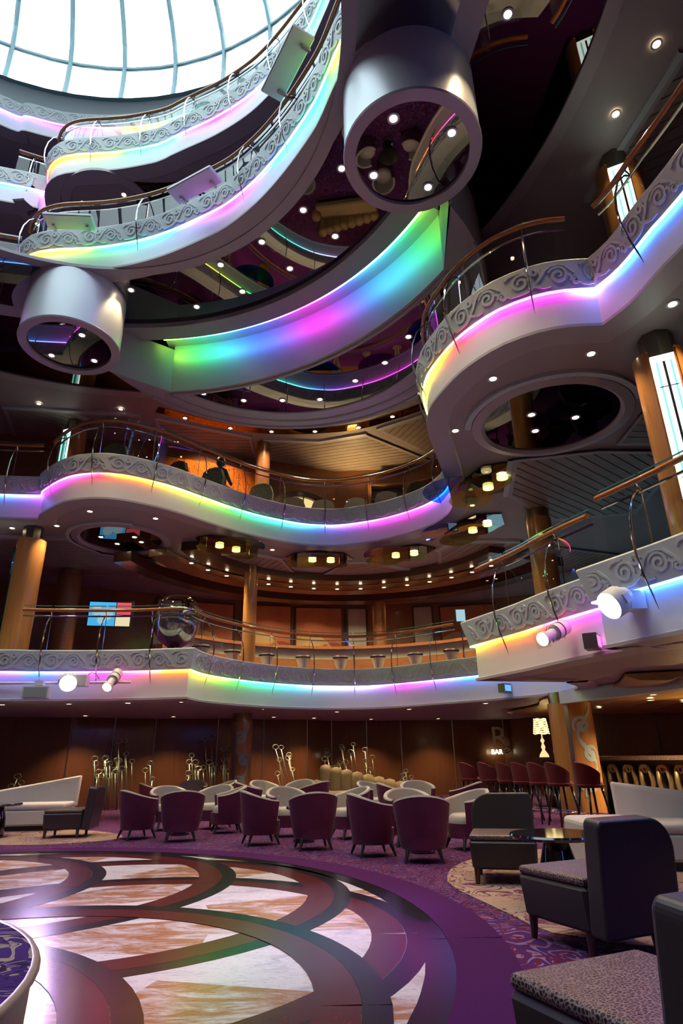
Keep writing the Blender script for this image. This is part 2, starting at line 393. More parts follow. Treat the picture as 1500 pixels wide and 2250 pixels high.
def wall_run(name, pts, z0, z1, mat, label, th=0.15):
    root = empty(name); struct(root, label)
    for a, b_ in zip(pts[:-1], pts[1:]):
        d = Vector((b_[0] - a[0], b_[1] - a[1])); n = Vector((-d.y, d.x)).normalized() * th
        b = MB(); b.prism([a, b_, (b_[0] + n.x, b_[1] + n.y), (a[0] + n.x, a[1] + n.y)], z0, z1)
        b.build('wall_panel', mat, root)
    return root
def shell():
    # ground floor panelling, split at the seams that show
    pts = []
    for a, b_ in zip(BACK[:-1], BACK[1:]):
        n = max(1, round(math.dist(a, b_) / 1.45))
        for k in range(n): pts.append((a[0] + (b_[0] - a[0]) * k / n, a[1] + (b_[1] - a[1]) * k / n))
    pts.append(BACK[-1])
    root = wall_run('wall_back', pts, 0.0, 2.6, 'wall_wood', 'dark reddish wood panelled back wall of the lounge')
    for p in pts[1:-1]:
        b = MB(); b.box((p[0], p[1] - 0.012, 1.2), (0.028, 0.03, 2.4)); b.build('metal_seam', 'steel', root)
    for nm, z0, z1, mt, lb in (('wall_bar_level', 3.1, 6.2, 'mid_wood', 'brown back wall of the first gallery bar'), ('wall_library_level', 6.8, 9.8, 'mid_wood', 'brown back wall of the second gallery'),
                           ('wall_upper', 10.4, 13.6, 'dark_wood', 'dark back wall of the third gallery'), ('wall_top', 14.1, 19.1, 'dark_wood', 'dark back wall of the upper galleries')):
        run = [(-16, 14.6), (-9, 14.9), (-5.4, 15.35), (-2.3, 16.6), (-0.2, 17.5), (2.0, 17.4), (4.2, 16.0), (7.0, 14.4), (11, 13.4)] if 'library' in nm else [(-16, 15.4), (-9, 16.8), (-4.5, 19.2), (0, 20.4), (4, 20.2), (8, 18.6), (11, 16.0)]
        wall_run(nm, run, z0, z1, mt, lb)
    for nm, a, b_ in (('wall_left', (XL, YN), (XL, YB)), ('wall_right', (XR, YB), (XR, YN)), ('wall_near', (XR, YN), (XL, YN))):
        r = wall_run(nm, [a, b_], 0.0, SKY_Z, 'wall_wood', 'dark wood side wall of the atrium'); 
    # roof with the round skylight opening
    b = MB(); n = 72; vs = []; fs = []
    for i in range(n):
        a = 2 * PI * i / n; c, s = math.cos(a), math.sin(a)
        vs.append((SKY_C[0] + SKY_R * c, SKY_C[1] + SKY_R * s, SKY_Z))
        t = min((XR - SKY_C[0]) / c if c > 1e-6 else ((XL - SKY_C[0]) / c if c < -1e-6 else 1e9), (YB - SKY_C[1]) / s if s > 1e-6 else ((YN - SKY_C[1]) / s if s < -1e-6 else 1e9))
        vs.append((SKY_C[0] + t * c, SKY_C[1] + t * s, SKY_Z))
    for i in range(n):
        j = (i + 1) % n; fs.append((2 * i, 2 * j, 2 * j + 1, 2 * i + 1))
    b.add(vs, fs)
    for cx, cy_ in ((XL, YN), (XR, YN), (XR, YB), (XL, YB)):
        b.box((cx, cy_, SKY_Z + 0.05), (9, 9, 0.06))
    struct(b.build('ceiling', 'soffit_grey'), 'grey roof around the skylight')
    b = MB(); b.sweep(arc_pts(SKY_C, SKY_R, 360, 0, 90), [(0.0, 17.7), (0.0, SKY_Z + 0.02), (-0.3, SKY_Z + 0.02), (-0.3, 17.7)]); 
    struct(b.build('trim_1', 'lip_white', None, True, 40), 'pale curved sill wall below the skylight')
shell()
def skylight():
    root = empty('window_1', (SKY_C[0], SKY_C[1], SKY_Z)); struct(root, 'round domed skylight with slim grey mullions and bright sky behind')
    prof = [(8.5, 0.0), (8.46, 1.35), (7.9, 2.5), (6.6, 3.9), (4.6, 5.2), (2.4, 6.0), (0.0, 6.3)]
    nm = 34; a_off = math.radians(92.0)
    dense = [p[:2] for p in catmull(prof, 0.5)]
    for k in range(nm):
        a = a_off + 2 * PI * k / nm
        b = MB(); b.tube([(r * math.cos(a), r * math.sin(a), z) for r, z in dense], 0.075, 6); b.build('mullion', 'steel_blue', root)
    for (r, z, t) in ((8.5, 0.03, 0.07), (8.46, 1.35, 0.06), (6.6, 3.9, 0.05), (3.6, 5.6, 0.05)):
        b = MB(); b.tube([(r * math.cos(2 * PI * i / 68), r * math.sin(2 * PI * i / 68), z) for i in range(68)], t, 6, closed=True); b.build('ring_bar', 'steel_blue', root)
    for k in range(nm):
        for (p, q) in zip(prof[:-2], prof[1:-1]):
            a, c = a_off + 2 * PI * k / nm, a_off + 2 * PI * (k + 1) / nm
            b = MB(); b.add([(p[0] * math.cos(a), p[0] * math.sin(a), p[1]), (p[0] * math.cos(c), p[0] * math.sin(c), p[1]), (q[0] * math.cos(c), q[0] * math.sin(c), q[1]), (q[0] * math.cos(a), q[0] * math.sin(a), q[1])], [(0, 1, 2, 3)])
            b.build('pane', 'pane_glass', root)
pbr('steel_blue', (0.16, 0.25, 0.28), 0.35, metal=0.4)
skylight()

# ------------------------------------------------------------------ galleries
HUE = dict(R=(1, .03, .05), O=(1, .22, .02), Y=(1, .72, .06), L=(.50, 1, .05), G=(.06, 1, .08), T=(.04, 1, .5), C=(.08, .72, 1), B=(.06, .22, 1), V=(.32, .12, 1), M=(1, .04, .85), P=(1, .08, .35), W=(.45, .62, 1), S=(.6, .45, 1))
def colored(seg):
    out = []; last = 'B'
    for p in seg:
        if len(p) > 2: last = p[2]
        out.append((p[0], p[1], *HUE[last]))
    return out
def join(segs, step=0.14):
    path = []
    for s in segs:
        q = catmull(colored(s), step)
        if path and math.dist(path[-1][:2], q[0][:2]) < 0.02: q = q[1:]
        path += q
    return path
# scroll ornament: polylines in (distance along, height) on the carved band, one repeat 0.84 m long
def spiral(cx, cy, r0, r1, a0, turns, n=22, flip=1):
    return [(cx + flip * (r0 + (r1 - r0) * i / n) * math.cos(a0 + turns * 2 * PI * i / n), cy + (r0 + (r1 - r0) * i / n) * math.sin(a0 + turns * 2 * PI * i / n)) for i in range(n + 1)]
SCROLL = [spiral(0.19, 0.20, 0.125, 0.02, -0.5, 1.7), spiral(0.61, 0.19, 0.115, 0.02, PI - 0.4, -1.7),
          spiral(0.36, 0.28, 0.06, 0.012, 0.2, 1.2, 12), spiral(0.80, 0.11, 0.055, 0.012, 2.0, -1.2, 12),
          [(0.00, 0.10), (0.06, 0.06), (0.14, 0.055), (0.24, 0.06), (0.32, 0.10), (0.40, 0.18), (0.46, 0.27), (0.53, 0.32), (0.62, 0.325), (0.70, 0.30)],
          [(0.30, 0.14), (0.37, 0.09), (0.44, 0.055), (0.52, 0.06)], [(0.70, 0.30), (0.76, 0.24), (0.80, 0.20), (0.84, 0.10)], [(0.43, 0.22), (0.40, 0.30), (0.33, 0.335)],
          [(0.02, 0.30), (0.06, 0.335), (0.12, 0.34), (0.20, 0.335)], [(0.72, 0.19), (0.76, 0.15), (0.74, 0.10)]]
def relief(path, zl, b0=0.06, b1=0.14, hgt=0.38):
    A = Along([p[:2] for p in path]); mb = MB(); n = max(1, int(A.L / 0.84)); rep = A.L / n
    for k in range(n):
        for ln in SCROLL:
            vs = []; fs = []
            m = len(ln)
            for i, (s, v) in enumerate(ln):
                a = ln[max(0, i - 1)]; c = ln[min(m - 1, i + 1)]; dx, dy = c[0] - a[0], c[1] - a[1]; l = math.hypot(dx, dy) or 1
                w = 0.017 * (0.55 + 0.45 * math.sin(PI * min(1, (i + 1.5) / m)))
                for (sgn, up) in ((1, 0), (1, 1), (-1, 1), (-1, 0)):
                    ss = (s - dy / l * w * sgn) * rep / 0.84 + k * rep; vv = v + dx / l * w * sgn
                    pos, nr = A.at(ss); t = vv / hgt; o = b0 + (b1 - b0) * t + (0.016 if up else -0.002)
                    vs.append((pos.x + nr.x * o, pos.y + nr.y * o, zl + vv))
            for i in range(m - 1):
                for j in range(3): fs.append((4 * i + j, 4 * i + j + 1, 4 * i + j + 5, 4 * i + j + 4))
            mb.add(vs, fs)
    return mb
RAILS = []
def balcony(segs, zl, label, rail=True, ornament=True, drop=0.50, spacing=1.15, rail_segs=None):
    path = join(segs); p2 = [p[:2] for p in path]
    root = empty('balcony_edge'); struct(root, label)
    b = MB(); b.sweep(p2, [(0.0, zl + 0.02), (0.0, zl - drop)]); b.build('fascia', 'white_paint', root, True, 35)
    b = MB(); b.sweep(p2, [(0.0, zl - drop), (0.03, zl - drop - 0.01), (0.03, zl - drop - 0.05), (-0.30, zl - drop - 0.06), (-0.33, zl - drop - 0.03)]); b.build('fascia_lip', 'soffit_trim', root, True, 35)
    b = MB(); b.sweep(p2, [(-0.02, zl + 0.015), (0.06, zl), (0.14, zl + 0.38), (0.13, zl + 0.40), (-0.22, zl + 0.40), (-0.22, zl + 0.015)], True); b.build('carved_band', 'band_paint', root, True, 30)
    b = MB(); b.sweep(p2, [(0.034, zl - 0.024), (0.060, zl - 0.024), (0.060, zl - 0.003), (0.034, zl - 0.003)], True)
    cols = [p[2:5] for p in path for _ in range(4)]
    b.build('light_strip', 'led_strip', root, colors=cols)
    if ornament:
        o = relief(p2, zl).build('scroll_relief', 'relief_paint', root); o['kind'] = 'stuff'
    if rail:
        for rs, lb in rail_segs:
            railing(trim_path([p[:2] for p in join([rs])], 0.2), zl, lb, spacing)
    return p2
def trim_path(p, d):
    A = Along(p); n = max(2, int(A.L / 0.14)); out = []
    for i in range(n + 1):
        q, _ = A.at(d + (A.L - 2 * d) * i / n); out.append((q.x, q.y))
    return out
SHELVES = [((-5.3, 8.66), (-4.44, 8.72)), ((-2.69, 8.16), (-1.85, 7.72)), ((-0.66, 6.32), (-0.12, 5.45))]
def clear_of_shelf(x, y, z):
    return not (abs(z - 10.1) < 0.1 and any(math.dist((x, y), ((a[0] + b[0]) / 2, (a[1] + b[1]) / 2)) < math.dist(a, b) / 2 + 0.22 for a, b in SHELVES))
def railing(p2, zl, label, spacing=1.15):
    root = empty('railing', (p2[0][0], p2[0][1], zl + 0.4)); tag(root, label, 'railing', 'glass gallery railings')
    o0 = Vector((p2[0][0], p2[0][1], zl + 0.4))
    def put(b, name, mat, sm=True, par=None):
        b.v = [tuple(Vector(v) - o0) for v in b.v]; return b.build(name, mat, par or root, sm, 50)
    q = offset(p2, -0.02); b = MB(); b.tube([(x, y, zl + 1.22) for x, y in q], 0.036, 8); put(b, 'handrail', 'handrail_wood')
    q = offset(p2, -0.09); b = MB(); b.tube([(x, y, zl + 1.11) for x, y in q], 0.017, 6); put(b, 'lower_rail', 'chrome')
    A = Along(p2); n = max(1, round(A.L / spacing)); st = A.L / n
    prof = [(0.030, -0.26, .002), (0.075, -0.12, .010), (0.15, 0.08, .013), (0.205, 0.30, .014), (0.215, 0.50, .014), (0.185, 0.75, .013), (0.11, 0.96, .012), (0.0, 1.09, .012), (-0.09, 1.11, .011)]
    for k in range(n):
        d = st * (k + 0.5); pos, nr = A.at(d)
        if not clear_of_shelf(pos.x, pos.y, zl): continue
        b = MB(); b.tube([(pos.x + nr.x * o, pos.y + nr.y * o, zl + z) for o, z, r in prof], [r for o, z, r in prof], 6)
        b.tube([(pos.x - nr.x * 0.09, pos.y - nr.y * 0.09, zl + 1.11), (pos.x - nr.x * 0.02, pos.y - nr.y * 0.02, zl + 1.20)], 0.01, 5)
        b.tube([(pos.x - nr.x * 0.09, pos.y - nr.y * 0.09, zl + 0.40), (pos.x - nr.x * 0.09, pos.y - nr.y * 0.09, zl + 1.11)], 0.007, 5)
        put(b, 'post', 'chrome')
    for k in range(n + 1):
        d0 = max(0.0, st * (k - 0.5) + 0.02); d1 = min(A.L, st * (k + 0.5) - 0.02)
        if d1 - d0 < 0.1: continue
        m = max(2, int((d1 - d0) / 0.16)); g = []
        for i in range(m + 1):
            pos, nr = A.at(d0 + (d1 - d0) * i / m); g.append((pos.x - nr.x * 0.075, pos.y - nr.y * 0.075))
        b = MB(); b.sweep(g, [(0, zl + 0.42), (0, zl + 1.32)]); gp = put(b, 'glass_panel', 'rail_glass')
        b = MB(); b.sweep(g, [(-0.006, zl + 1.31), (0.006, zl + 1.31), (0.006, zl + 1.326), (-0.006, zl + 1.326)], True); put(b, 'glass_edge', 'teal_edge', par=gp)
    return root
pbr('teal_edge', (0.10, 0.30, 0.30), 0.1, metal=0.3)
def slab(paths, zl, label, inset=0.1, drop=0.53):
    poly = []
    for p in paths: poly += offset(p, -inset)
    poly += [(XR, YN), (XR, YB), (XL, YB)]
    cl = [poly[0]]
    for p in poly[1:]:
        if math.dist(p, cl[-1]) > 0.03: cl.append(p)
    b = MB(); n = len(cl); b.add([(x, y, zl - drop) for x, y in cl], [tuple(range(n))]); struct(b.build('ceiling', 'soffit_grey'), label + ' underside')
    b = MB(); b.add([(x, y, zl + 0.28) for x, y in cl], [tuple(range(n))]); struct(b.build('floor', 'carpet_border'), label + ' floor')

L1, L2, L3, L4, L5 = 2.76, 6.45, 10.1, 13.8, 17.4
g1a = [(-16, 10.9, 'B'), (-9, 11.75, 'B'), (-6.6, 12.05, 'V'), (-6.0, 12.18, 'B'), (-5.2, 12.27, 'V'), (-4.75, 12.3, 'M'), (-4.2, 12.32, 'P'), (-3.5, 12.25, 'O'), (-3.02, 12.2, 'O')]
g1b = [(-3.02, 12.2, 'Y'), (-2.95, 12.75, 'Y'), (-2.75, 13.3, 'L'), (-2.4, 13.9, 'G'), (-1.9, 14.55, 'T'), (-1.2, 15.15, 'C'), (-0.5, 15.5, 'W'), (0.4, 15.65, 'S'), (1.0, 15.45, 'V'), (1.4, 15.2, 'M'), (2.1, 14.65, 'V'), (2.7, 14.15, 'B'), (3.4, 13.5, 'B'), (4.1, 12.6, 'B'), (4.2, 11.4, 'B'), (3.7, 10.5, 'B')]
g1c = [(2.12, 10.0, 'Y'), (2.36, 9.45, 'O'), (2.6, 8.9, 'O'), (2.78, 8.35, 'R'), (2.95, 7.9, 'P'), (3.25, 7.25, 'M'), (3.7, 6.75, 'M')]
g1d = [(2.98, 7.05, 'V'), (3.2, 6.6, 'B'), (3.48, 6.0, 'B'), (3.85, 5.0, 'B'), (4.2, 3.4, 'B'), (4.5, 0, 'B'), (4.6, -8, 'B')]
P1 = balcony([g1a, g1b], L1, 'first gallery edge with carved grey band and rainbow lit white fascia', rail_segs=[(g1a[2:], 'straight glass railing with wooden handrail beside the silver globe bowl'), (g1b[:12], 'curved glass railing with wooden handrail in front of the gallery bar')])
P1c = balcony([[(3.6, 10.35, 'Y'), (2.12, 10.0, 'Y')], g1c], L1, 'gallery wing edge with carved band lit yellow and pink', rail_segs=[(g1c[:6], 'glass railing on the gallery wing lit yellow to pink above the bar stools')])
P1d = balcony([[(3.5, 7.3, 'V'), (2.98, 7.05, 'V')], g1d], L1, 'near gallery wing edge with carved band lit blue', rail_segs=[(g1d, 'glass railing on the blue lit wing at the foot of the lamp column')])
slab([P1, P1c[:-3], P1d], L1, 'first gallery')
g2a = [(-16, 10.6, 'B'), (-9, 11.7, 'B'), (-7.3, 12.0, 'B'), (-6.4, 12.1, 'V')]
g2b = [(-6.4, 12.1, 'V'), (-6.28, 11.88, 'M'), (-5.75, 11.4, 'M'), (-5.3, 11.13, 'P'), (-4.8, 11.05, 'R'), (-4.4, 11.14, 'O'), (-4.0, 11.38, 'O'), (-3.55, 11.75, 'Y'), (-3.0, 12.38, 'L'), (-2.5, 12.95, 'G'), (-1.9, 13.5, 'T'), (-1.1, 14.0, 'C'), (-0.55, 14.17, 'B'), (0.05, 14.17, 'V'), (1.0, 13.8, 'M'), (1.8, 13.15, 'M'), (2.2, 12.5, 'V'), (2.32, 11.8, 'B'), (2.12, 10.9, 'V'), (1.85, 10.0, 'M'), (1.6, 9.2, 'G'), (1.42, 8.6, 'L'), (1.36, 8.2, 'Y'), (1.38, 7.8, 'Y'), (1.5, 7.4, 'O'), (1.65, 7.02, 'R'), (1.85, 6.7, 'P'), (2.1, 6.42, 'M'), (2.45, 6.2, 'M'), (2.8, 6.1, 'M'), (3.2, 6.08, 'S')]
g2c = [(3.2, 6.08, 'V'), (3.38, 5.7, 'B'), (3.5, 5.1, 'B'), (3.6, 4.7, 'B'), (3.85, 3.2, 'B'), (4.1, 0, 'B'), (4.3, -8, 'B')]
P2 = balcony([g2a, g2b, g2c], L2, 'second gallery edge curving in bays with rainbow light line', rail_segs=[(g2a[1:], 'straight glass railing of the second gallery beside the left lamp column'), (g2b, 'long wavy glass railing of the second gallery with bowed chrome posts'), (g2c, 'glass railing of the second gallery above the solid blue light line')])
slab([P2], L2, 'second gallery')
g3a = [(-16, 7.9, 'M'), (-9, 9.1, 'M'), (-6.8, 9.7, 'M'), (-6.42, 9.8, 'M')]
g3b = [(-6.42, 9.8, 'M'), (-6.32, 9.5, 'R'), (-6.12, 9.25, 'O'), (-5.8, 9.02, 'O'), (-5.4, 8.92, 'Y'), (-5.0, 8.9, 'L'), (-4.55, 8.88, 'G'), (-4.0, 8.8, 'T'), (-3.5, 8.68, 'C'), (-3.0, 8.5, 'B'), (-2.4, 8.22, 'V'), (-1.9, 7.95, 'M'), (-1.4, 7.55, 'V'), (-0.98, 7.12, 'B'), (-0.6, 6.65, 'C'), (-0.25, 6.15, 'T'), (-0.08, 5.8, 'G'), (0.06, 5.5, 'L'), (0.22, 5.22, 'Y'), (0.42, 5.06, 'Y'), (0.7, 4.97, 'O'), (1.0, 4.92, 'R'), (1.3, 4.96, 'P'), (1.5, 5.02, 'M')]
g3c = [(1.5, 5.02, 'M'), (1.56, 4.6, 'M'), (1.75, 3.0, 'V'), (2.2, 0, 'B'), (2.4, -8, 'B')]
P3 = balcony([g3a, g3b, g3c], L3, 'third gallery edge sweeping over the atrium with rainbow light line', rail_segs=[(g3a[1:], 'short glass railing of the third gallery beyond the white drum'), (g3b, 'sweeping glass railing of the third gallery with white shelves in front'), (g3c, 'glass railing of the third gallery above the magenta lit panel')])
slab([P3], L3, 'third gallery')
g4a = [(-16, 8.6, 'B'), (-7.9, 10.5, 'B'), (-7.2, 10.8, 'V'), (-6.85, 10.9, 'M')]
g4b = [(-6.85, 10.88, 'M'), (-6.7, 10.4, 'R'), (-6.5, 10.1, 'O'), (-6.2, 9.9, 'O'), (-5.8, 9.82, 'Y'), (-5.3, 9.8, 'L'), (-4.7, 9.75, 'G'), (-3.9, 9.6, 'C'), (-3.55, 9.45, 'B'), (-3.2, 9.3, 'V'), (-2.5, 9.0, 'M'), (-1.8, 8.6, 'V'), (-1.3, 8.2, 'B'), (-0.8, 7.7, 'C'), (-0.4, 7.25, 'C'), (-0.15, 6.8, 'T'), (0.3, 6.0, 'G'), (1.0, 5.4, 'Y'), (1.8, 5.3, 'O')]
g4c = [(1.8, 5.3, 'M'), (1.9, 4.6, 'M'), (2.2, 2.0, 'B'), (2.6, -8, 'B')]
P4 = balcony([g4a, g4b, g4c], L4, 'fourth gallery edge with carved band and rainbow light line under the skylight', rail_segs=[(g4a[1:], 'short glass railing of the fourth gallery above blue to magenta light'), (g4b, 'curved glass railing of the fourth gallery just below the skylight')])
slab([P4], L4, 'fourth gallery')
g5 = [(-14.5, 4.0, 'B'), (-12.5, 8.6, 'B'), (-9.0, 11.2, 'V'), (-8.3, 11.45, 'V'), (-7.5, 11.7, 'M'), (-6.6, 11.8, 'P'), (-5.8, 11.8, 'O'), (-5.2, 11.75, 'Y'), (-4.5, 11.6, 'G'), (-2.5, 10.9, 'C'), (-0.5, 9.4, 'B'), (1.5, 6.8, 'V'), (2.4, 3.5, 'M'), (2.6, -8, 'B')]
P5 = balcony([g5], L5, 'top gallery edge with carved band just below the skylight', rail=False)
slab([[(XL, 1.0)] + P5], L5, 'top gallery')
# ------------------------------------------------------------------ the underside of the third gallery
S3 = L3 - 0.53
def ring_sector(name, mat, c, r0, r1, a0, a1, z0, z1, n=60, parent=None):
    b = MB(); b.prism(ring_poly(c, r0, r1, a0, a1, n), z0, z1); return b.build(name, mat, parent)
RC = (-1.125, 9.02); ZB = 8.4
DRUMS = [(-5.07, 9.56), (1.0, 5.72)]
def soffit3():
    root = empty('ceiling_mirror_ring'); struct(root, 'dark mirrored ceiling ring under the third gallery')
    ring_sector('mirror_panel', 'dark_mirror', C0, 4.22, 5.62, -25, 125, S3 - 0.02, S3 + 0.02, 80, root)
    for a0, a1, r1 in ((-40, 27, 7.25), (88, 150, 8.15)):
        ring_sector('mirror_panel', 'dark_mirror', C0, 5.62, r1, a0, a1, S3 - 0.015, S3 + 0.02, 50, root)
    for r0, r1, a0, a1, zz in ((7.25, 7.45, -40, 27, 0.05), (8.15, 8.4, 88, 150, 0.05), (4.05, 4.24, -25, 125, 0.045)):
        ring_sector('edge_trim', 'soffit_trim', C0, r0, r1, a0, a1, S3 - zz, S3 + 0.02, 60, root)
    ring_sector('cove_trim', 'soffit_trim', C0, 5.60, 6.0, 24, 100, S3 - 0.13, S3 + 0.02, 60, root)
    ring_sector('cove_ceiling', 'cove_wall', C0, 6.0, 6.5, 27, 88, S3 - 0.01, S3 + 0.02, 40, root)
soffit3()
def bridge():
    root = empty('ceiling_bridge'); struct(root, 'curved hanging bulkhead with rainbow lit inner wall and lens shaped mirror')
    front = arc_pts(C0, 6.4, 86.8, 27.8, 70)
    left = [(-4.62, 10.36), front[0]]; right = [front[-1], (1.62, 6.40)]
    b = MB(); b.sweep(front, [(0, ZB), (0, S3)]); b.build('lit_wall', 'cove_wall', root, True)
    for seg, nm in ((left, 'return_wall'), (right, 'return_wall')):
        b = MB(); b.sweep(seg, [(0, ZB), (0, S3 - 0.10)]); b.build(nm, 'soffit_trim', root)
    outer = [(RC[0] + 3.72 * math.cos(math.radians(a)), RC[1] + 3.72 * math.sin(math.radians(a))) for a in [157 - 200 * i / 100 for i in range(101)]]
    b = MB(); b.sweep(outer, [(0, S3), (0, ZB)]); b.build('back_wall', 'soffit_trim', root, True)
    # underside: ring trim and lens mirror
    poly = [(-4.62, 10.36)] + front + [(1.62, 6.40)] + outer[::-1]
    b = MB(); n = len(poly); b.add([(x, y, ZB) for x, y in poly], [tuple(range(n))]); b.build('bulkhead_underside', 'soffit_trim', root)
    inner = []
    for i in range(161):
        a = math.radians(157 - 200 * i / 160); p = (RC[0] + 3.02 * math.cos(a), RC[1] + 3.02 * math.sin(a))
        if math.dist(p, C0) > 6.56: inner.append(p)
    a_s = math.degrees(math.atan2(inner[-1][1] - C0[1], inner[-1][0] - C0[0])); a_e = math.degrees(math.atan2(inner[0][1] - C0[1], inner[0][0] - C0[0]))
    lens = inner + arc_pts(C0, 6.55, a_s, a_e, 50)[1:-1]
    b = MB(); b.prism(lens, ZB - 0.012, ZB + 0.01); b.build('lens_mirror', 'dark_mirror', root)
    for r, w in ((3.05, 0.05), (3.42, 0.045), (3.70, 0.05)):
        q = [(RC[0] + r * math.cos(math.radians(157 - 200 * i / 90)), RC[1] + r * math.sin(math.radians(157 - 200 * i / 90)), ZB) for i in range(91)]
        b = MB(); b.tube([p for p in q if math.dist(p[:2], C0) > 6.5], w, 6); b.build('ring_moulding', 'soffit_trim', root, True)
    b = MB(); b.tube([(x, y, ZB) for x, y in arc_pts(C0, 6.5, 86.8, 27.8, 60)], 0.05, 6); b.build('wall_foot_moulding', 'soffit_trim', root, True)
    # hidden rainbow light line in the cove
    cols = ['L', 'G', 'T', 'C', 'B', 'B', 'V', 'M', 'M', 'V', 'B', 'C', 'C', 'T', 'G', 'L']
    pts = arc_pts(C0, 6.03, 88, 27, 90); path = []
    for i, p in enumerate(pts):
        f = i / 90 * (len(cols) - 1); k = min(int(f), len(cols) - 2); t = f - k
        path.append((p[0], p[1], *[HUE[cols[k]][m] * (1 - t) + HUE[cols[k + 1]][m] * t for m in range(3)]))
    b = MB(); b.sweep([q[:2] for q in path], [(-0.012, S3 - 0.10), (-0.03, S3 - 0.10), (-0.03, S3 - 0.06), (-0.012, S3 - 0.06)], True)
    b.build('cove_light', 'cove_led', root, colors=[q[2:5] for q in path for _ in range(4)])
bridge()
def drum(c, label):
    root = empty('ceiling_drum', (c[0], c[1], ZB)); struct(root, label)
    b = MB(); b.lathe([(0.885, 1.2), (0.885, 0.0)], n=64); b.build('drum_side', 'drum_metal', root, True)
    b = MB(); b.lathe([(0.885, 0.02), (0.90, 0.0), (0.89, -0.03), (0.74, -0.03), (0.735, 0.05)], n=64); b.build('drum_rim', 'soffit_trim', root, True, 40)
    b = MB(); b.lathe([(0.74, 0.02), (0.0, 0.02)], n=64); b.build('drum_mirror', 'dark_mirror', root)
drum(DRUMS[0], 'white metal drum with mirrored base hanging beside the teal end wall')
drum(DRUMS[1], 'large white metal drum with mirrored base reflecting lounge chairs')

# ------------------------------------------------------------------ downlights
def downlight_proto():
    t = empty('downlight'); 
    b = MB(); b.lathe([(0.075, 0.0), (0.075, -0.012), (0.05, -0.012), (0.045, 0.0)], n=20); b.build('trim_ring', 'white_plastic', t, True, 40)
    b = MB(); b.lathe([(0.046, -0.004), (0.0, -0.004)], n=16); b.build('lens', 'downlight_glow', t)
    return t
DL = downlight_proto(); DL_USED = [False]
def downlights(pts, z, label, group, power=0, ang=95, tgt=None):
    for i, (x, y) in enumerate(pts):
        if DL_USED[0]: o = copy_tree(DL, (x, y, z))
        else: o = DL; o.location = (x, y, z); DL_USED[0] = True
        tag(o, label, 'light', group)
        if power:
            d = bpy.data.lights.new('downlight_beam', 'SPOT'); d.energy = power * 2.5; d.color = (1.0, 0.74, 0.42); d.spot_size = math.radians(ang); d.spot_blend = 0.7; d.shadow_soft_size = 0.04
            lo = bpy.data.objects.new('downlight_beam', d); COL.objects.link(lo); lo.parent = o; lo.location = (0, 0, -0.02)
downlights([(-2.14, 8.75), (-2.99, 8.82), (-0.88, 8.87), (-0.55, 7.57), (-0.03, 8.13), (-1.32, 8.23), (-1.85, 9.45), (-2.83, 9.86), (-3.98, 9.36), (0.09, 6.81)], S3 - 0.022, 'round recessed downlight in the mirrored ceiling below the third gallery', 'downlights in the mirrored ring', 25)
downlights([(-2.90, 11.20), (-2.09, 11.50), (-1.25, 11.52), (-0.43, 11.51), (0.33, 10.82), (0.91, 10.21), (1.30, 9.41)], ZB - 0.014, 'round recessed downlight in the lens shaped mirror', 'downlights in the lens mirror', 25)
downlights([(0.72, 5.22), (1.47, 5.42), (0.51, 6.01), (1.27, 6.21)], ZB + 0.018, 'downlight in the mirrored base of the large drum', 'large drum downlights', 20)
downlights([(-4.72, 9.25), (-5.54, 9.84), (-4.79, 10.03)], ZB + 0.018, 'downlight in the mirrored base of the drum by the teal wall', 'far drum downlights', 20)
downlights([(3.99, 6.02), (4.14, 5.10), (2.14, 4.73), (-7.60, 13.34), (-5.64, 13.66)], S3 - 0.018, 'downlight in the grey soffit of the third gallery', 'third gallery soffit downlights', 45)
downlights([(-5.18, 11.71), (-3.96, 12.17), (-6.21, 12.51), (-7.23, 12.60), (-1.72, 14.40), (2.11, 7.16), (1.83, 8.59), (3.26, 6.63), (3.86, 5.71), (2.05, 13.81), (2.70, 11.73)], L2 - 0.53, 'downlight in the grey soffit of the second gallery', 'second gallery soffit downlights', 45)
downlights([(-6.64, 10.9), (-5.93, 10.6), (-7.27, 11.2), (-4.9, 10.4), (-3.6, 10.6), (-2.2, 9.9)], L4 - 0.53, 'downlight in the soffit of the fourth gallery', 'fourth gallery downlights', 30)
downlights([(-6.9, 12.9), (-5.6, 13.0), (-4.4, 13.0), (-3.3, 13.0), (-2.6, 14.2), (-1.9, 15.2), (-0.2, 16.5), (1.6, 16.0), (3.2, 14.6)], L1 - 0.53, 'downlight in the soffit of the lowest gallery', 'lowest gallery soffit downlights', 35)
downlights([(-6.6, 16.4), (-4.6, 17.3), (-2.0, 18.2), (-0.9, 18.9), (0.8, 19.9), (2.9, 20.2), (5.0, 18.5), (6.0, 16.8), (7.4, 16.2)], L1 - 0.53, 'warm downlight close to the wood panelled lounge wall', 'wall wash downlights', 70, 110)

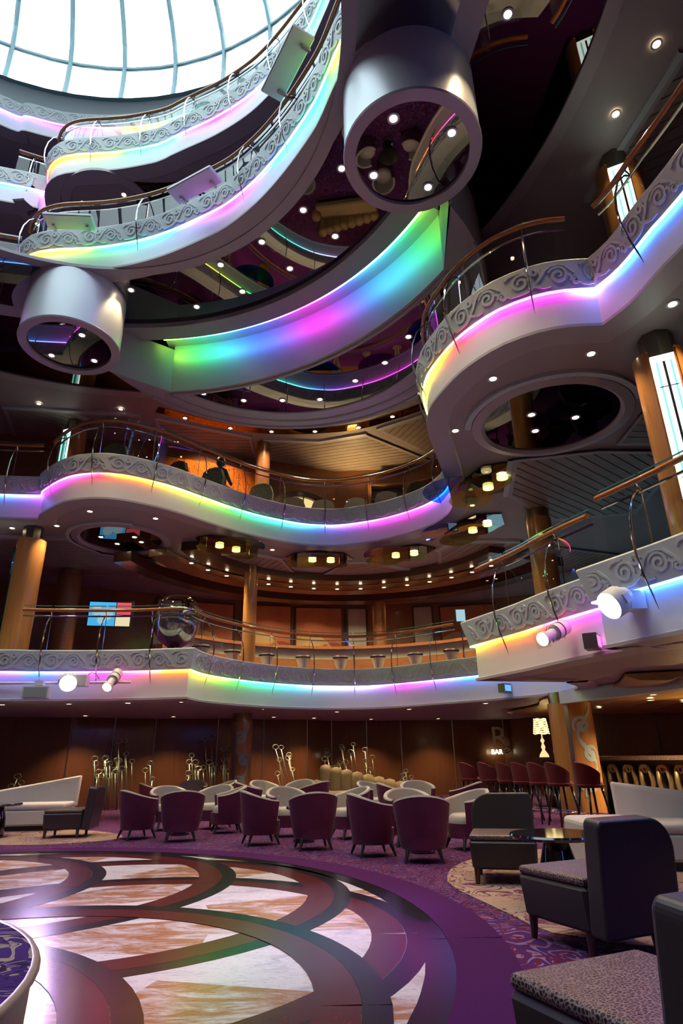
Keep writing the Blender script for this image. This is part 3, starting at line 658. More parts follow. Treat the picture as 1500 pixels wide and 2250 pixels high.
# ------------------------------------------------------------------ underside of the second gallery
S2 = L2 - 0.53
def clip_strip(poly, ux, uy, lo, hi):
    """part of a convex polygon with lo <= p.u <= hi"""
    def cut(P, s, lim):
        out = []
        for i in range(len(P)):
            a, b = P[i], P[(i + 1) % len(P)]; da = s * (a[0] * ux + a[1] * uy - lim); db = s * (b[0] * ux + b[1] * uy - lim)
            if da >= 0: out.append(a)
            if da * db < 0:
                t = da / (da - db); out.append((a[0] + (b[0] - a[0]) * t, a[1] + (b[1] - a[1]) * t))
        return out
    P = cut(poly, 1, lo)
    return cut(P, -1, hi) if P else []
def plank_panel(poly, ang, z, label, front=None, pitch=0.19, th=0.05):
    root = empty('ceiling_plank_panel', (0, 0, 0)); struct(root, label)
    cx = sum(p[0] for p in poly) / len(poly); cyy = sum(p[1] for p in poly) / len(poly)
    b = MB(); b.prism(poly, z - th + 0.015, z + 0.01); b.build('backing', 'plank_gap', root)
    inner = [(cx + (x - cx) * 0.94, cyy + (y - cyy) * 0.94) for x, y in poly]
    b = MB(); n = len(poly)
    for i in range(n):
        j = (i + 1) % n; b.add([(*poly[i], z - th), (*poly[j], z - th), (*inner[j], z - th), (*inner[i], z - th)], [(0, 1, 2, 3)])
        b.add([(*poly[i], z - th), (*poly[j], z - th), (*poly[j], z + 0.01), (*poly[i], z + 0.01)], [(0, 1, 2, 3)])
    b.build('panel_border', 'soffit_trim', root)
    ux, uy = math.cos(math.radians(ang)), math.sin(math.radians(ang))
    ds = [x * ux + y * uy for x, y in inner]; d = min(ds)
    while d < max(ds):
        s = clip_strip(inner, ux, uy, d + 0.022, d + pitch)
        if len(s) >= 3:
            q = MB(); q.prism(s, z - th, z - 0.01); q.build('plank', 'plank_grey', root)
        d += pitch
    if front:
        b = MB(); b.sweep(front, [(0.0, z + 0.005), (0.09, z + 0.005), (0.09, z - th - 0.005), (0.0, z - th - 0.005)]); b.build('front_lip', 'lip_white', root)
plank_panel([(-4.27, 15.23), (-2.34, 14.57), (-1.54, 15.11), (-1.38, 16.01), (-1.07, 17.42), (-3.0, 17.9), (-5.2, 16.9)], 30, S2, 'slatted ceiling panel around the slim column', [(-4.27, 15.23), (-3.3, 14.75), (-2.34, 14.57), (-1.54, 15.11)])
plank_panel([(-1.07, 17.42), (0.1, 15.47), (0.7, 15.51), (2.54, 16.78), (2.3, 18.4), (-0.6, 18.4)], 70, S2, 'slatted ceiling panel between two glass ceiling lamps', [(0.1, 15.47), (0.7, 15.51), (2.54, 16.78)])
plank_panel([(2.75, 17.0), (2.38, 14.64), (2.72, 13.97), (4.27, 14.04), (7.2, 15.2), (6.0, 17.6)], 20, S2, 'slatted ceiling panel over the right end of the gallery bar', [(2.38, 14.64), (2.72, 13.97), (4.27, 14.04)])
plank_panel([(-9.6, 12.9), (-6.3, 13.3), (-5.9, 14.4), (-4.6, 15.0), (-5.6, 16.6), (-9.6, 15.4)], 100, S2, 'slatted ceiling panel behind the left lamp column', [(-9.6, 12.9), (-6.3, 13.3)])
plank_panel([(3.0, 9.6), (4.4, 9.3), (6.0, 9.4), (6.3, 12.3), (4.6, 12.6), (3.3, 11.2)], 130, S2, 'slatted ceiling panel over the wing behind the oval mirror', [(3.3, 11.2), (3.0, 9.6)])
plank_panel([(4.5, 6.2), (6.5, 6.0), (6.8, 9.2), (4.6, 9.1), (4.55, 7.6)], 95, S2, 'slatted ceiling panel beside the right lamp column')
for (c, r, lb) in (((-5.09, 13.39), 0.93, 'round mirrored ceiling rosette in the left bay soffit'), ((3.24, 8.27), 1.03, 'round mirrored ceiling rosette in the right bay soffit')):
    root = empty('ceiling_rosette', (c[0], c[1], S2)); struct(root, lb)
    b = MB(); b.lathe([(r + 0.16, 0.0), (r + 0.16, -0.05), (r + 0.02, -0.075), (r - 0.03, -0.04), (r - 0.04, 0.0)], n=56); b.build('rosette_ring', 'soffit_trim', root, True, 40)
    b = MB(); b.lathe([(r - 0.02, -0.02), (0, -0.02)], n=48); b.build('rosette_mirror', 'dark_mirror', root)
    b = MB(); b.sweep(arc_pts(c, r + 0.18, 330 if c[0] > 0 else 300, 170 if c[0] > 0 else 140, 30), [(0, S2), (-0.09, S2), (-0.09, S2 - 0.06), (0, S2 - 0.06)]); o = b.build('rosette_lip', 'lip_white', None, True, 40); o.parent = root; o.location = (-c[0], -c[1], -S2)
downlights([(-5.5, 13.2), (-4.75, 13.25), (-5.3, 13.7), (-4.7, 13.6)], S2 - 0.022, 'downlight in the mirrored rosette of the left bay', 'left rosette downlights', 0)
downlights([(3.1, 8.6), (3.6, 8.2), (2.9, 8.1)], S2 - 0.022, 'downlight in the mirrored rosette of the right bay', 'right rosette downlights', 0)

def glass_lamp(c, ang, tint, label, L=1.5, W=0.95):
    """cut glass plate hung under a dark mirrored recess, two halogen lamps shining on it"""
    root = empty('glass_ceiling_lamp', (c[0], c[1], S2 - 0.03), math.radians(ang)); tag(root, label, 'lamp', 'glass plate ceiling lamps')
    b = MB(); b.prism([(-L * 0.55, -0.1), (-L * 0.2, W * 0.55), (L * 0.25, W * 0.6), (L * 0.6, 0.15), (L * 0.45, -0.35), (-0.1, -0.5), (-L * 0.4, -0.4)], -0.01, 0.02); b.build('mirror_recess', 'dark_mirror', root)
    for x, y in ((-0.15, 0.08), (0.32, 0.16)):
        b = MB(); b.lathe([(0.10, 0.0), (0.10, -0.04), (0.05, -0.05), (0.05, 0.0)], (x, y, -0.02), 20); b.build('lamp_ring', 'halo_glow', root, True)
        b = MB(); b.lathe([(0.05, -0.035), (0.0, -0.035)], (x, y, -0.02), 16); b.build('lamp_lens', 'downlight_glow', root)
    pl = [(-0.75, -0.42), (-0.55, -0.58), (0.0, -0.62), (0.5, -0.52), (0.72, -0.2), (0.7, 0.15), (0.35, 0.25), (0.05, 0.1), (-0.25, 0.2), (-0.6, 0.15), (-0.8, -0.1)]
    pl = [p[:2] for p in catmull(pl + [pl[0]], 0.09)][:-1]
    b = MB(); b.prism(pl, -0.20, -0.188); g = b.build('glass_plate', 'lamp_glass', root)
    rim = [p for p in pl if p[1] < -0.2]
    b = MB(); b.prism([p[:2] for p in arc_pts((0, -0.62), 0.62, 190, 350, 20)], -0.21, -0.20); b.build('tinted_edge', 'dichroic_' + tint, root)
    for x, y in ((-0.6, -0.2), (0.55, -0.1)):
        b = MB(); b.tube([(x, y, 0), (x, y, -0.2)], 0.008, 6); b.build('hanger', 'chrome', root)
glass_lamp((-2.75, 13.9), 35, 'teal', 'glass ceiling lamp with teal tinted plate')
glass_lamp((-0.62, 15.05), 0, 'blue', 'glass ceiling lamp with blue tinted plate')
glass_lamp((1.45, 14.75), -30, 'violet', 'glass ceiling lamp with violet tinted plate')
glass_lamp((2.95, 12.95), -70, 'blue', 'glass ceiling lamp with violet blue plate by the violet end of the fascia')
glass_lamp((2.75, 10.55), -80, 'cyan', 'glass ceiling lamp with bright cyan plate under the right bay')

# rear soffit of the third gallery: slatted panels and the amber mirror strip
for poly, ang, lb, fr in (([(-8.6, 13.5), (-5.2, 14.0), (-5.6, 15.8), (-9.4, 16.1)], 130, 'slatted ceiling panel above the left lamp column of the second gallery', [(-8.6, 13.5), (-5.2, 14.0)]),
                      ([(-4.9, 14.15), (-2.5, 15.3), (-2.55, 17.6), (-5.2, 16.4)], 95, 'slatted ceiling panel above the seated guest', [(-4.9, 14.15), (-2.5, 15.3)]),
                      ([(-2.2, 15.45), (-0.6, 15.62), (0.75, 15.2), (2.9, 17.0), (1.6, 19.0), (-2.2, 18.0)], 75, 'slatted ceiling panel above the oval niche', [(-2.2, 15.45), (-0.6, 15.62), (0.75, 15.2)]),
                      ([(1.05, 14.95), (2.4, 14.1), (5.0, 14.2), (5.6, 16.8), (3.3, 17.1)], 25, 'slatted ceiling panel above the bookcases', [(1.05, 14.95), (2.4, 14.1)]),
                      ([(4.15, 7.5), (4.55, 5.2), (6.6, 5.0), (6.8, 8.6), (5.0, 8.2)], 60, 'slatted ceiling panel under the third gallery beside the lamp column', [(4.15, 7.5), (4.55, 5.2)])):
    plank_panel(poly, ang, S3, lb, fr)
amb = catmull([(-4.8, 13.85), (-3.2, 14.75), (-1.6, 15.12), (0.3, 14.98), (1.5, 14.4), (2.3, 13.85)], 0.2)
b = MB(); b.sweep([p[:2] for p in amb], [(0.0, S3 - 0.02), (0.30, S3 - 0.02), (0.30, S3 + 0.01), (0.0, S3 + 0.01)], True); struct(b.build('ceiling_amber_strip', 'amber_mirror'), 'curved amber mirror strip in the soffit')
downlights([(-4.1, 14.15), (-3.0, 14.72), (-1.9, 14.95), (-0.7, 14.98), (0.5, 14.8), (1.4, 14.25)], S3 - 0.022, 'downlight in the curved amber mirror strip', 'amber strip downlights', 85, 120)
# ornamental black ceiling of the fourth gallery
root = empty('ceiling_black_panel'); struct(root, 'black ceiling with gold ornament and round trim under the fourth gallery')
ring_sector('ornament_panel', 'black_ornament', C0, 5.35, 7.2, 55, 97, L4 - 0.55, L4 - 0.5, 40, root)
b = MB(); b.lathe([(1.05, 0.03), (1.05, -0.04), (0.85, -0.04), (0.85, 0.03)], (-5.35, 10.75, L4 - 0.55), 48); b.build('round_trim', 'soffit_trim', root, True, 40)
emis('screen_pale', (0.35, 0.55, 0.62), 0.9); emis('sea_window', (0.45, 0.85, 1.0), 0.9); emis('niche_glow', (1.0, 0.72, 0.30), 0.9); emis('shade_glow', (1.0, 0.70, 0.28), 5.0)
pbr('cream_panel', (0.55, 0.56, 0.42), 0.4)
pbr('bowl_metal', (0.42, 0.40, 0.36), 0.12, metal=0.9, var=0.4, scale=2.5)
# ------------------------------------------------------------------ columns
def lamp_column(x, y, z0, z1, face, label):
    """metal core, two curved wooden shells and a lit glass slot between them"""
    t = empty('lamp_column', (x, y, z0), math.radians(face)); tag(t, label, 'column', 'wooden lamp columns')
    H = z1 - z0
    b = MB(); b.lathe([(0.20, 0.0), (0.20, H)], n=8); b.build('core', 'dull_metal', t)
    for a0, a1 in ((30, 165), (-165, -30)):
        b = MB(); b.lathe([(0.27, 0.18), (0.31, 0.18), (0.31, H - 0.32), (0.27, H - 0.32), (0.27, 0.18)], n=14, a0=math.radians(a0), a1=math.radians(a1)); b.build('wood_shell', 'column_wood', t, True, 40)
    b = MB(); b.box((0.215, 0, H / 2 - 0.05), (0.06, 0.26, H - 0.7)); b.build('light_box', 'tube_glow', t)
    for yy, w in ((-0.075, 0.02), (0.0, 0.028), (0.075, 0.02)):
        b = MB(); b.box((0.275, yy, H / 2 - 0.05), (0.05, w, H - 0.95)); b.build('glass_fin', 'teal_glass' if yy else 'black_gloss', t)
    for zz in (H * 0.3, H * 0.7):
        b = MB(); b.box((0.29, 0, zz), (0.02, 0.2, 0.015)); b.build('clip', 'chrome', t)
lamp_column(-6.76, 12.62, L1 + 0.28, L2 - 0.53, 210, 'wooden column with teal lit glass slot beside the screen gallery')
lamp_column(3.95, 6.35, L1 + 0.28, L2 - 0.53, 245, 'wooden column with lit glass slot on the near right wing')
lamp_column(4.25, 6.75, L2 + 0.28, L3 - 0.53, 245, 'wooden column with lit glass slot above the second gallery rail')
lamp_column(-7.0, 14.2, L2 + 0.28, L3 - 0.53, 250, 'wooden column with slim glass slot behind the second gallery bay')
pbr('silver_inlay', (0.36, 0.44, 0.42), 0.35)
def round_column(x, y, z0, z1, r, label, mat='column_wood', scroll=False):
    t = empty('column', (x, y, z0)); tag(t, label, 'column', 'round columns'); H = z1 - z0
    b = MB(); b.lathe([(r, 0.06), (r, H - 0.2)], n=28); b.build('shaft', mat, t, True)
    b = MB(); b.lathe([(r * 0.92, H - 0.21), (r * 0.92, H)], n=24); b.build('collar', 'brass', t, True)
    b = MB(); b.lathe([(r * 1.02, 0.0), (r * 1.02, 0.06), (r, 0.065)], n=24); b.build('foot_ring', 'brass', t, True, 40)
    if scroll:
        for s in range(2):
            base = math.radians(-75 + 170 * s); lines = []
            for k in range(3):
                z = 0.35 + k * (H - 0.7) / 3; sg = 1 if k % 2 else -1
                lines.append([(sg * 0.06 + sg * (0.17 - 0.15 * i / 24) * math.cos(-0.6 + 1.5 * 2 * PI * i / 24), z + 0.25 + (0.17 - 0.15 * i / 24) * math.sin(-0.6 + 1.5 * 2 * PI * i / 24)) for i in range(25)])
                lines.append([(sg * 0.16 * math.cos(PI * i / 12), z + 0.55 * i / 12 + 0.05) for i in range(13)])
            b = MB()
            for ln in lines:
                vs = []; fs = []
                for i, (u, z) in enumerate(ln):
                    w = 0.035 * math.sin(PI * (i + 1) / (len(ln) + 1)) + 0.008
                    p = ln[max(0, i - 1)]; q = ln[min(len(ln) - 1, i + 1)]; dx, dy = q[0] - p[0], q[1] - p[1]; l = math.hypot(dx, dy) or 1
                    for sg in (1, -1):
                        uu = u - dy / l * w * sg; zz = z + dx / l * w * sg; a = base + uu / r; vs.append(((r + 0.005) * math.cos(a), (r + 0.005) * math.sin(a), min(max(zz, 0.08), H - 0.22)))
                for i in range(len(ln) - 1): fs.append((2 * i, 2 * i + 1, 2 * i + 3, 2 * i + 2))
                b.add(vs, fs)
            o = b.build('silver_scroll', 'silver_inlay', t); o['label'] = 'silver scroll inlay'
        b = MB(); b.box((r * math.cos(math.radians(-118)), r * math.sin(math.radians(-118)), H / 2 - 0.05), (0.07, 0.03, H - 0.35), math.radians(-28)); b.build('metal_stripe', 'steel', t)
round_column(-2.63, 16.6, 0, L1 - 0.53, 0.27, 'orange wood column with silver scroll inlay among the tub chairs', scroll=True)
round_column(4.35, 12.5, 0, L1 - 0.53, 0.40, 'thick wood column with silver stripe and scrolls beside the bar stools', scroll=True)
round_column(-2.4, 15.6, L1 + 0.28, L2 - 0.58, 0.17, 'slim polished wood column behind the curved bar railing')
round_column(4.1, 12.0, L1 + 0.28, L2 - 0.58, 0.26, 'polished wood column behind the glass of the gallery wing')
round_column(-7.2, 15.7, L1 + 0.28, L2 - 0.53, 0.30, 'brown column beside the wall screen', 'mid_wood')
round_column(-2.2, 15.6, L2 + 0.28, L3 - 0.58, 0.20, 'brown column in front of the map mural', 'mid_wood')
round_column(1.1, 18.6, L1 + 0.28, L2 - 0.53, 0.2, 'wood column behind the gallery bar', 'mid_wood')

# ------------------------------------------------------------------ first gallery: bar, screen, globe, art
F1 = L1 + 0.28
for r, mt, z, h in ((3.6, 'dark_wood', 5.70, 0.2), (4.4, 'mid_wood', 5.62, 0.16), (5.3, 'dark_wood', 5.54, 0.24)):
    b = MB(); b.sweep(arc_pts((0.2, 13.0), r, 170, 20, 60), [(0, z), (0, z + h), (-0.45, z + h), (-0.45, z)], True); struct(b.build('ceiling_ring', mt, None, True, 40), 'curved wooden ceiling ring above the gallery bar')
downlights(arc_pts((0.2, 13.0), 4.15, 160, 30, 14), 5.62, 'small downlight in the wooden ring above the gallery bar', 'gallery bar downlights', 60, 130)
bar_arc = arc_pts((0.2, 13.0), 4.9, 158, 22, 50)
t = empty('gallery_bar', (0.2, 17.9, F1)); tag(t, 'long curved bar counter with wood rim and cream front on the lowest gallery', 'bar counter')
def rel(b, o):
    b.v = [(v[0] - o[0], v[1] - o[1], v[2] - o[2]) for v in b.v]; return b
for nm, pr, mt in (('counter_top', [(0.12, F1 + 0.98), (0.12, F1 + 1.06), (-0.4, F1 + 1.06), (-0.4, F1 + 0.98)], 'mid_wood'), ('counter_front', [(0.0, F1 + 0.70), (0.03, F1 + 0.98), (-0.3, F1 + 0.98), (-0.3, F1 + 0.70)], 'cream_panel'), ('counter_base', [(0.0, F1), (0.0, F1 + 0.70), (-0.3, F1 + 0.70), (-0.3, F1)], 'mid_wood')):
    b = MB(); b.sweep(bar_arc, pr, True); rel(b, (0.2, 17.9, F1)).build(nm, mt, t, True, 40)
def cone_stool(x, y):
    t = empty('cone_stool', (x, y, F1)); tag(t, 'bar stool with pale cone base and black seat at the gallery bar', 'stool', 'cone stools at the gallery bar')
    b = MB(); b.lathe([(0.05, 0.0), (0.07, 0.2), (0.19, 0.62)], n=18); b.build('cone_base', 'cream_panel', t, True)
    b = MB(); b.lathe([(0.0, 0.70), (0.2, 0.69), (0.22, 0.65), (0.19, 0.62), (0.0, 0.62)], n=18); b.build('seat', 'black_plastic', t, True, 40)
    b = MB(); b.lathe([(0.15, 0.0), (0.15, 0.015), (0.0, 0.02)], n=18); b.build('foot', 'chrome', t)
for a in (150, 136, 122, 108, 94, 80, 66, 52, 38): cone_stool(0.2 + 4.25 * math.cos(math.radians(a)), 13.0 + 4.25 * math.sin(math.radians(a)))
def wall_art(x, y, rz, z, w, h, style, label):
    t = empty('wall_art', (x, y, z), rz); tag(t, label, 'artwork', 'panels on the gallery bar wall')
    b = MB(); b.box((0, 0, h / 2), (w, 0.05, h)); b.build('frame', 'dark_wood', t)
    b = MB(); b.box((0, -0.035, h / 2), (w - 0.12, 0.03, h - 0.12)); b.build('canvas', 'art_orange' if style else 'art_pale', t)
    if style:
        for k, (cx, r, mt) in enumerate(((-w * 0.2, h * 0.55, 'art_cream'), (w * 0.28, h * 0.42, 'art_red'))):
            b = MB(); b.prism([(cx + r * math.cos(PI * i / 16) * 0.8, r * math.sin(PI * i / 16)) for i in range(17)], -0.005, 0.005); b.v = [(max(-w / 2 + .07, min(w / 2 - .07, v[0])), -0.058 + v[2], 0.07 + min(v[1], h - 0.14)) for v in b.v]; b.build('painted_arc', mt, t)
for nm, c in (('art_orange', (0.50, 0.15, 0.06)), ('art_pale', (0.45, 0.42, 0.36)), ('art_cream', (0.62, 0.38, 0.15)), ('art_red', (0.30, 0.05, 0.03))): pbr(nm, c, 0.6, var=0.15, scale=2)
def on_wall(s, off=0.12):
    W = [(-9, 16.8), (-4.5, 19.2), (0, 20.4), (4, 20.2), (8, 18.6)]; A = Along(W); p, n = A.at(s); return p.x + n.x * off, p.y + n.y * off, math.atan2(n.x, -n.y)
for s, st, w, lb in ((4.1, 0, 0.8, 'narrow pale wall panel beside the wall screen'), (5.4, 1, 1.5, 'orange abstract panel behind the silver globe bowl'), (7.2, 1, 1.6, 'orange and red abstract panel beside the slim column'), (8.9, 1, 1.6, 'orange panel with cream arc behind the slim column'),
                     (10.2, 0, 0.7, 'pale panel between the orange art and the brown door'), (12.4, 0, 0.7, 'pale panel right of the brown gallery door'), (13.9, 1, 1.9, 'wide orange panel with dark red curve behind the tablet stand')):
    x, y, rz = on_wall(s); wall_art(x, y, rz, F1 + 0.6, w, 2.15, st, lb)
t = empty('wall_screen', (-6.1, 15.9, F1 + 1.3), math.radians(12)); tag(t, 'wall screen showing a blue picture beside red and cream blocks', 'screen')
b = MB(); b.box((0, 0, 0.37), (1.15, 0.06, 0.72)); b.build('casing', 'black_plastic', t)
for nm, x, w, z, h, c in (('picture_block', -0.2, 0.66, 0.37, 0.62, (0.05, 0.30, 0.55)), ('red_block', 0.33, 0.36, 0.52, 0.32, (0.55, 0.06, 0.08)), ('cream_block', 0.33, 0.36, 0.2, 0.28, (0.60, 0.50, 0.30))):
    emis('screen_' + nm, c, 1.3); b = MB(); b.box((x, -0.034, z), (w, 0.006, h)); b.build(nm, 'screen_' + nm, t)
for x, z, s in ((-0.33, 0.45, 0.13), (-0.08, 0.36, 0.16), (-0.2, 0.2, 0.1)):
    b = MB(); b.lathe([(0, 0), (s, 0)], n=14, M=Matrix.Rotation(PI / 2, 3, 'X')); b.v = [(v[0] + x, -0.04, v[2] + z) for v in b.v]; b.build('picture_detail', 'screen_pale', t)
b = MB(); b.box((0, 0.06, 0.37), (0.2, 0.08, 0.2)); b.build('bracket', 'black_plastic', t)
t = empty('globe_bowl', (-3.55, 13.0, F1)); tag(t, 'big silver glass globe bowl on a dark foot at the rail corner', 'globe')
b = MB(); b.lathe([(0.0, 0.0), (0.22, 0.0), (0.24, 0.10), (0.16, 0.16), (0.14, 0.30)], n=28); b.build('foot', 'black_gloss', t, True, 50)
b = MB(); b.lathe([(0.14, 0.28), (0.34, 0.42), (0.48, 0.66), (0.52, 0.9), (0.50, 1.02)], n=32); b.build('bowl', 'bowl_metal', t, True)
b = MB(); b.lathe([(0.53, 1.0), (0.53, 1.05), (0.50, 1.05)], n=32); b.build('rim_band', 'chrome', t, True)
b = MB(); b.lathe([(0.50, 1.04), (0.42, 1.22), (0.26, 1.36), (0.0, 1.42)], n=32); b.build('dome', 'clear_glass', t, True)
t = empty('tablet_stand', (3.0, 15.6, F1)); tag(t, 'floor stand with a tablet screen on the gallery', 'stand')
b = MB(); b.lathe([(0.16, 0), (0.16, 0.02), (0.02, 0.03), (0.02, 1.25)], n=14); b.build('pole', 'chrome', t, True, 40)
b = MB(); b.box((0, 0, 1.42), (0.28, 0.03, 0.36)); c_ = b.build('tablet', 'black_plastic', t)
b = MB(); b.box((0, -0.018, 1.42), (0.23, 0.006, 0.30)); b.build('tablet_screen', 'screen_pale', c_)
# windows and dark lounge chairs on the wing
for k, (x, y) in enumerate(((5.0, 17.6), (6.1, 16.8), (7.2, 15.8), (8.1, 14.6))):
    t = empty('window_%d' % (k + 2), (x, y, F1 + 0.5), math.radians(-42)); struct(t, 'bright sea window on the gallery wing')
    b = MB(); b.box((0, 0, 0.5), (1.2, 0.05, 1.0)); b.build('pane', 'sea_window', t)
    for xx in (-0.62, 0.62):
        b = MB(); b.box((xx, -0.02, 0.5), (0.08, 0.1, 1.1)); b.build('window_frame', 'dark_wood', t)
def low_chair(x, y, z, rz, mat, label, group, h=0.95):
    t = empty('lounge_chair', (x, y, z), rz); tag(t, label, 'chair', group)
    pts = [(-0.30, 0.42), (-0.33, h * 0.72), (-0.26, h * 0.93), (-0.1, h), (0.1, h), (0.26, h * 0.93), (0.33, h * 0.72), (0.30, 0.42)]
    b = MB(); b.plate([(px, 0.26, pz) for px, pz in pts], (0, 1, 0), 0.10); b.build('backrest', mat, t)
    b = MB(); b.box((0, 0, 0.38), (0.60, 0.56, 0.16)); b.build('seat', mat, t)
    for sx in (-1, 1):
        b = MB(); b.box((sx * 0.30, 0.02, 0.52), (0.06, 0.5, 0.14)); b.build('armrest', mat, t)
        for sy in (-1, 1):
            b = MB(); b.tube([(sx * 0.26, sy * 0.24, 0.31), (sx * 0.28, sy * 0.26, 0)], 0.02, 6); b.build('leg', 'dark_wood', t)
pbr('chair_dark', (0.03, 0.022, 0.02), 0.5)
carpet_mat('chair_pattern', (0.20, 0.23, 0.18), (0.04, 0.05, 0.04), (0.33, 0.36, 0.30), 7.0, 0.7)
for x, y, rz in ((3.6, 13.8, 0.3), (4.5, 13.6, -0.2), (5.2, 13.0, 0.1), (5.7, 12.0, 0.4), (4.9, 10.6, 0.2)): low_chair(x, y, F1, rz, 'chair_dark', 'dark round backed chair in front of the sea windows', 'chairs by the sea windows', 1.0)
# ------------------------------------------------------------------ second gallery lounge
F2 = L2 + 0.28
for x, y, rz, lb in ((-5.0, 12.6, 2.9, 'patterned wing chair inside the left bay railing'), (-3.75, 13.5, 2.6, 'patterned armchair beside the seated guest'), (-3.0, 13.9, 2.7, 'patterned armchair holding the seated guest'), (-2.0, 14.9, 2.9, 'patterned armchair beside the brown column')):
    low_chair(x, y, F2, rz, 'chair_pattern', lb, 'patterned gallery chairs', 1.05)
for x, y in ((-1.3, 15.6), (-0.5, 15.8), (0.4, 15.7), (1.2, 15.3), (2.0, 14.7)): low_chair(x, y, F2, PI, 'chair_dark', 'dark leather library chair along the second gallery railing', 'dark library chairs', 0.95)
t = empty('map_mural', (-3.75, 15.8, F2 + 0.1), math.radians(22)); tag(t, 'glowing orange map mural on the second gallery wall', 'mural')
carpet_mat('mural_paint', (0.62, 0.20, 0.04), (0.30, 0.07, 0.015), (0.50, 0.13, 0.03), 2.0, 0.6)
for k in range(4):
    b = MB(); b.box((-1.05 + 0.7 * k, 0, 1.1), (0.69, 0.05, 2.2)); b.build('mural_panel', 'mural_paint', t)
spot('mural_fill', (-3.3, 14.75, F2 + 2.6), (-3.75, 15.8, F2 + 1.1), 260, (1.0, 0.55, 0.2), 110)  # added fill spot without a fixture, brightens the mural
t = empty('oval_niche', (-1.15, 16.85, F2 + 0.25), math.radians(23)); tag(t, 'oval lit niche with radiating bars on the library wall', 'niche')
b = MB(); b.lathe([(0.75, -0.05), (1.0, -0.05), (1.0, 0.1), (0.75, 0.1), (0.75, -0.05)], n=40, M=Matrix.Rotation(PI / 2, 3, 'X')); b.v = [(v[0], v[1], v[2] * 0.75 + 0.8) for v in b.v]; b.build('niche_frame', 'dark_wood', t, True, 40)
b = MB(); b.lathe([(0.76, 0.0), (0, 0.0)], n=40, M=Matrix.Rotation(PI / 2, 3, 'X')); b.v = [(v[0], v[1], v[2] * 0.75 + 0.8) for v in b.v]; b.build('niche_panel', 'niche_glow', t)
for a in (30, 90, 150):
    b = MB(); b.tube([(0, -0.06, 0.8), (0.75 * math.cos(math.radians(a)), -0.06, 0.8 + 0.56 * math.sin(math.radians(a)))], 0.018, 6); b.build('niche_bar', 'dark_wood', t)
for k, (x, y) in enumerate(((1.40, 17.1), (2.58, 16.75), (3.6, 16.1), (4.62, 15.45))):
    t = empty('bookcase', (x, y, F2), math.radians(-6 if k == 0 else -32)); tag(t, 'tall wooden bookcase on the second gallery', 'bookcase', 'library bookcases')
    for sx in (-0.52, 0.52):
        b = MB(); b.box((sx, 0, 1.05), (0.09, 0.3, 2.1)); b.build('side_panel', 'column_wood', t)
    b = MB(); b.box((0, 0.13, 1.05), (1.0, 0.03, 2.1)); b.build('back_panel', 'dark_wood', t)
    for z in (0.05, 0.6, 1.1, 1.6, 2.07):
        b = MB(); b.box((0, 0, z), (1.0, 0.28, 0.05)); b.build('shelf', 'column_wood', t)
t = empty('wall_sconce', (0.4, 17.36, F2 + 1.0)); tag(t, 'glowing square wall sconce beside the bookcases', 'sconce')
b = MB(); b.box((0, 0.05, 0.25), (0.5, 0.05, 0.75)); b.build('back_plate', 'brass', t)
b = MB(); b.lathe([(0.10, 0.1), (0.17, 0.42)], n=16); b.build('lamp_shade', 'shade_glow', t, True)
b = MB(); b.tube([(0, 0.04, 0.02), (0, 0, 0.06), (0, 0, 0.2)], 0.015, 6); b.build('arm', 'brass', t)
spot('sconce_beam', (0.4, 16.9, F2 + 1.4), (0.6, 16.3, F2 + 3.0), 120, (1, 0.65, 0.25), 120)
# seated guest: only head and shoulders rise above the chair back
def guest():
    t = empty('person', (-3.0, 13.9, F2 + 0.13), 2.7); tag(t, 'person with dark hair seated in a patterned armchair', 'person')
    me = bpy.data.meshes.new('body'); V = [(0, 0, .48), (0, 0.02, .75), (0, 0.03, .95), (0, 0.03, 1.06), (0, 0.02, 1.15), (0, 0, 1.26), (-.17, .03, .95), (-.24, .0, .72), (-.18, -.22, .64), (.17, .03, .95), (.24, 0, .72), (.18, -.22, .64), (-.09, -.02, .48), (-.1, -.42, .50), (-.1, -.44, .08), (-.1, -.56, .05), (.09, -.02, .48), (.1, -.42, .50), (.1, -.44, .08), (.1, -.56, .05)]
    Ed = [(0, 1), (1, 2), (2, 3), (3, 4), (4, 5), (2, 6), (6, 7), (7, 8), (2, 9), (9, 10), (10, 11), (0, 12), (12, 13), (13, 14), (14, 15), (0, 16), (16, 17), (17, 18), (18, 19)]
    me.from_pydata(V, Ed, []); o = bpy.data.objects.new('body', me); COL.objects.link(o); o.parent = t
    md = o.modifiers.new('skin', 'SKIN'); R = [.15, .15, .14, .055, .09, .08, .06, .05, .04, .06, .05, .04, .085, .07, .05, .04, .085, .07, .05, .04]
    for i, r in enumerate(R): me.skin_vertices[0].data[i].radius = (r, r)
    me.skin_vertices[0].data[0].use_root = True
    o.modifiers.new('smooth', 'SUBSURF').levels = 1; me.materials.append(MATS['chair_dark'])
    b = MB(); b.lathe([(0.0, 1.37), (0.08, 1.35), (0.115, 1.27), (0.11, 1.17), (0.07, 1.09)], (0, 0.03, 0), 18); b.build('hair', 'black_plastic', t, True)
guest()
downlights(arc_pts((0.2, 13.0), 6.1, 150, 50, 8), L2 - 0.53, 'added downlight washing the art panels behind the gallery bar', 'added art wall downlights', 45, 120)  # extra downlights, added to brighten the art wall
downlights([(-7.8, 14.4), (-6.3, 14.7), (-4.9, 15.6)], L2 - 0.53, 'added downlight above the wall screen corner', 'added screen corner downlights', 60, 120)  # lights added to lift the dark corner behind the left rail
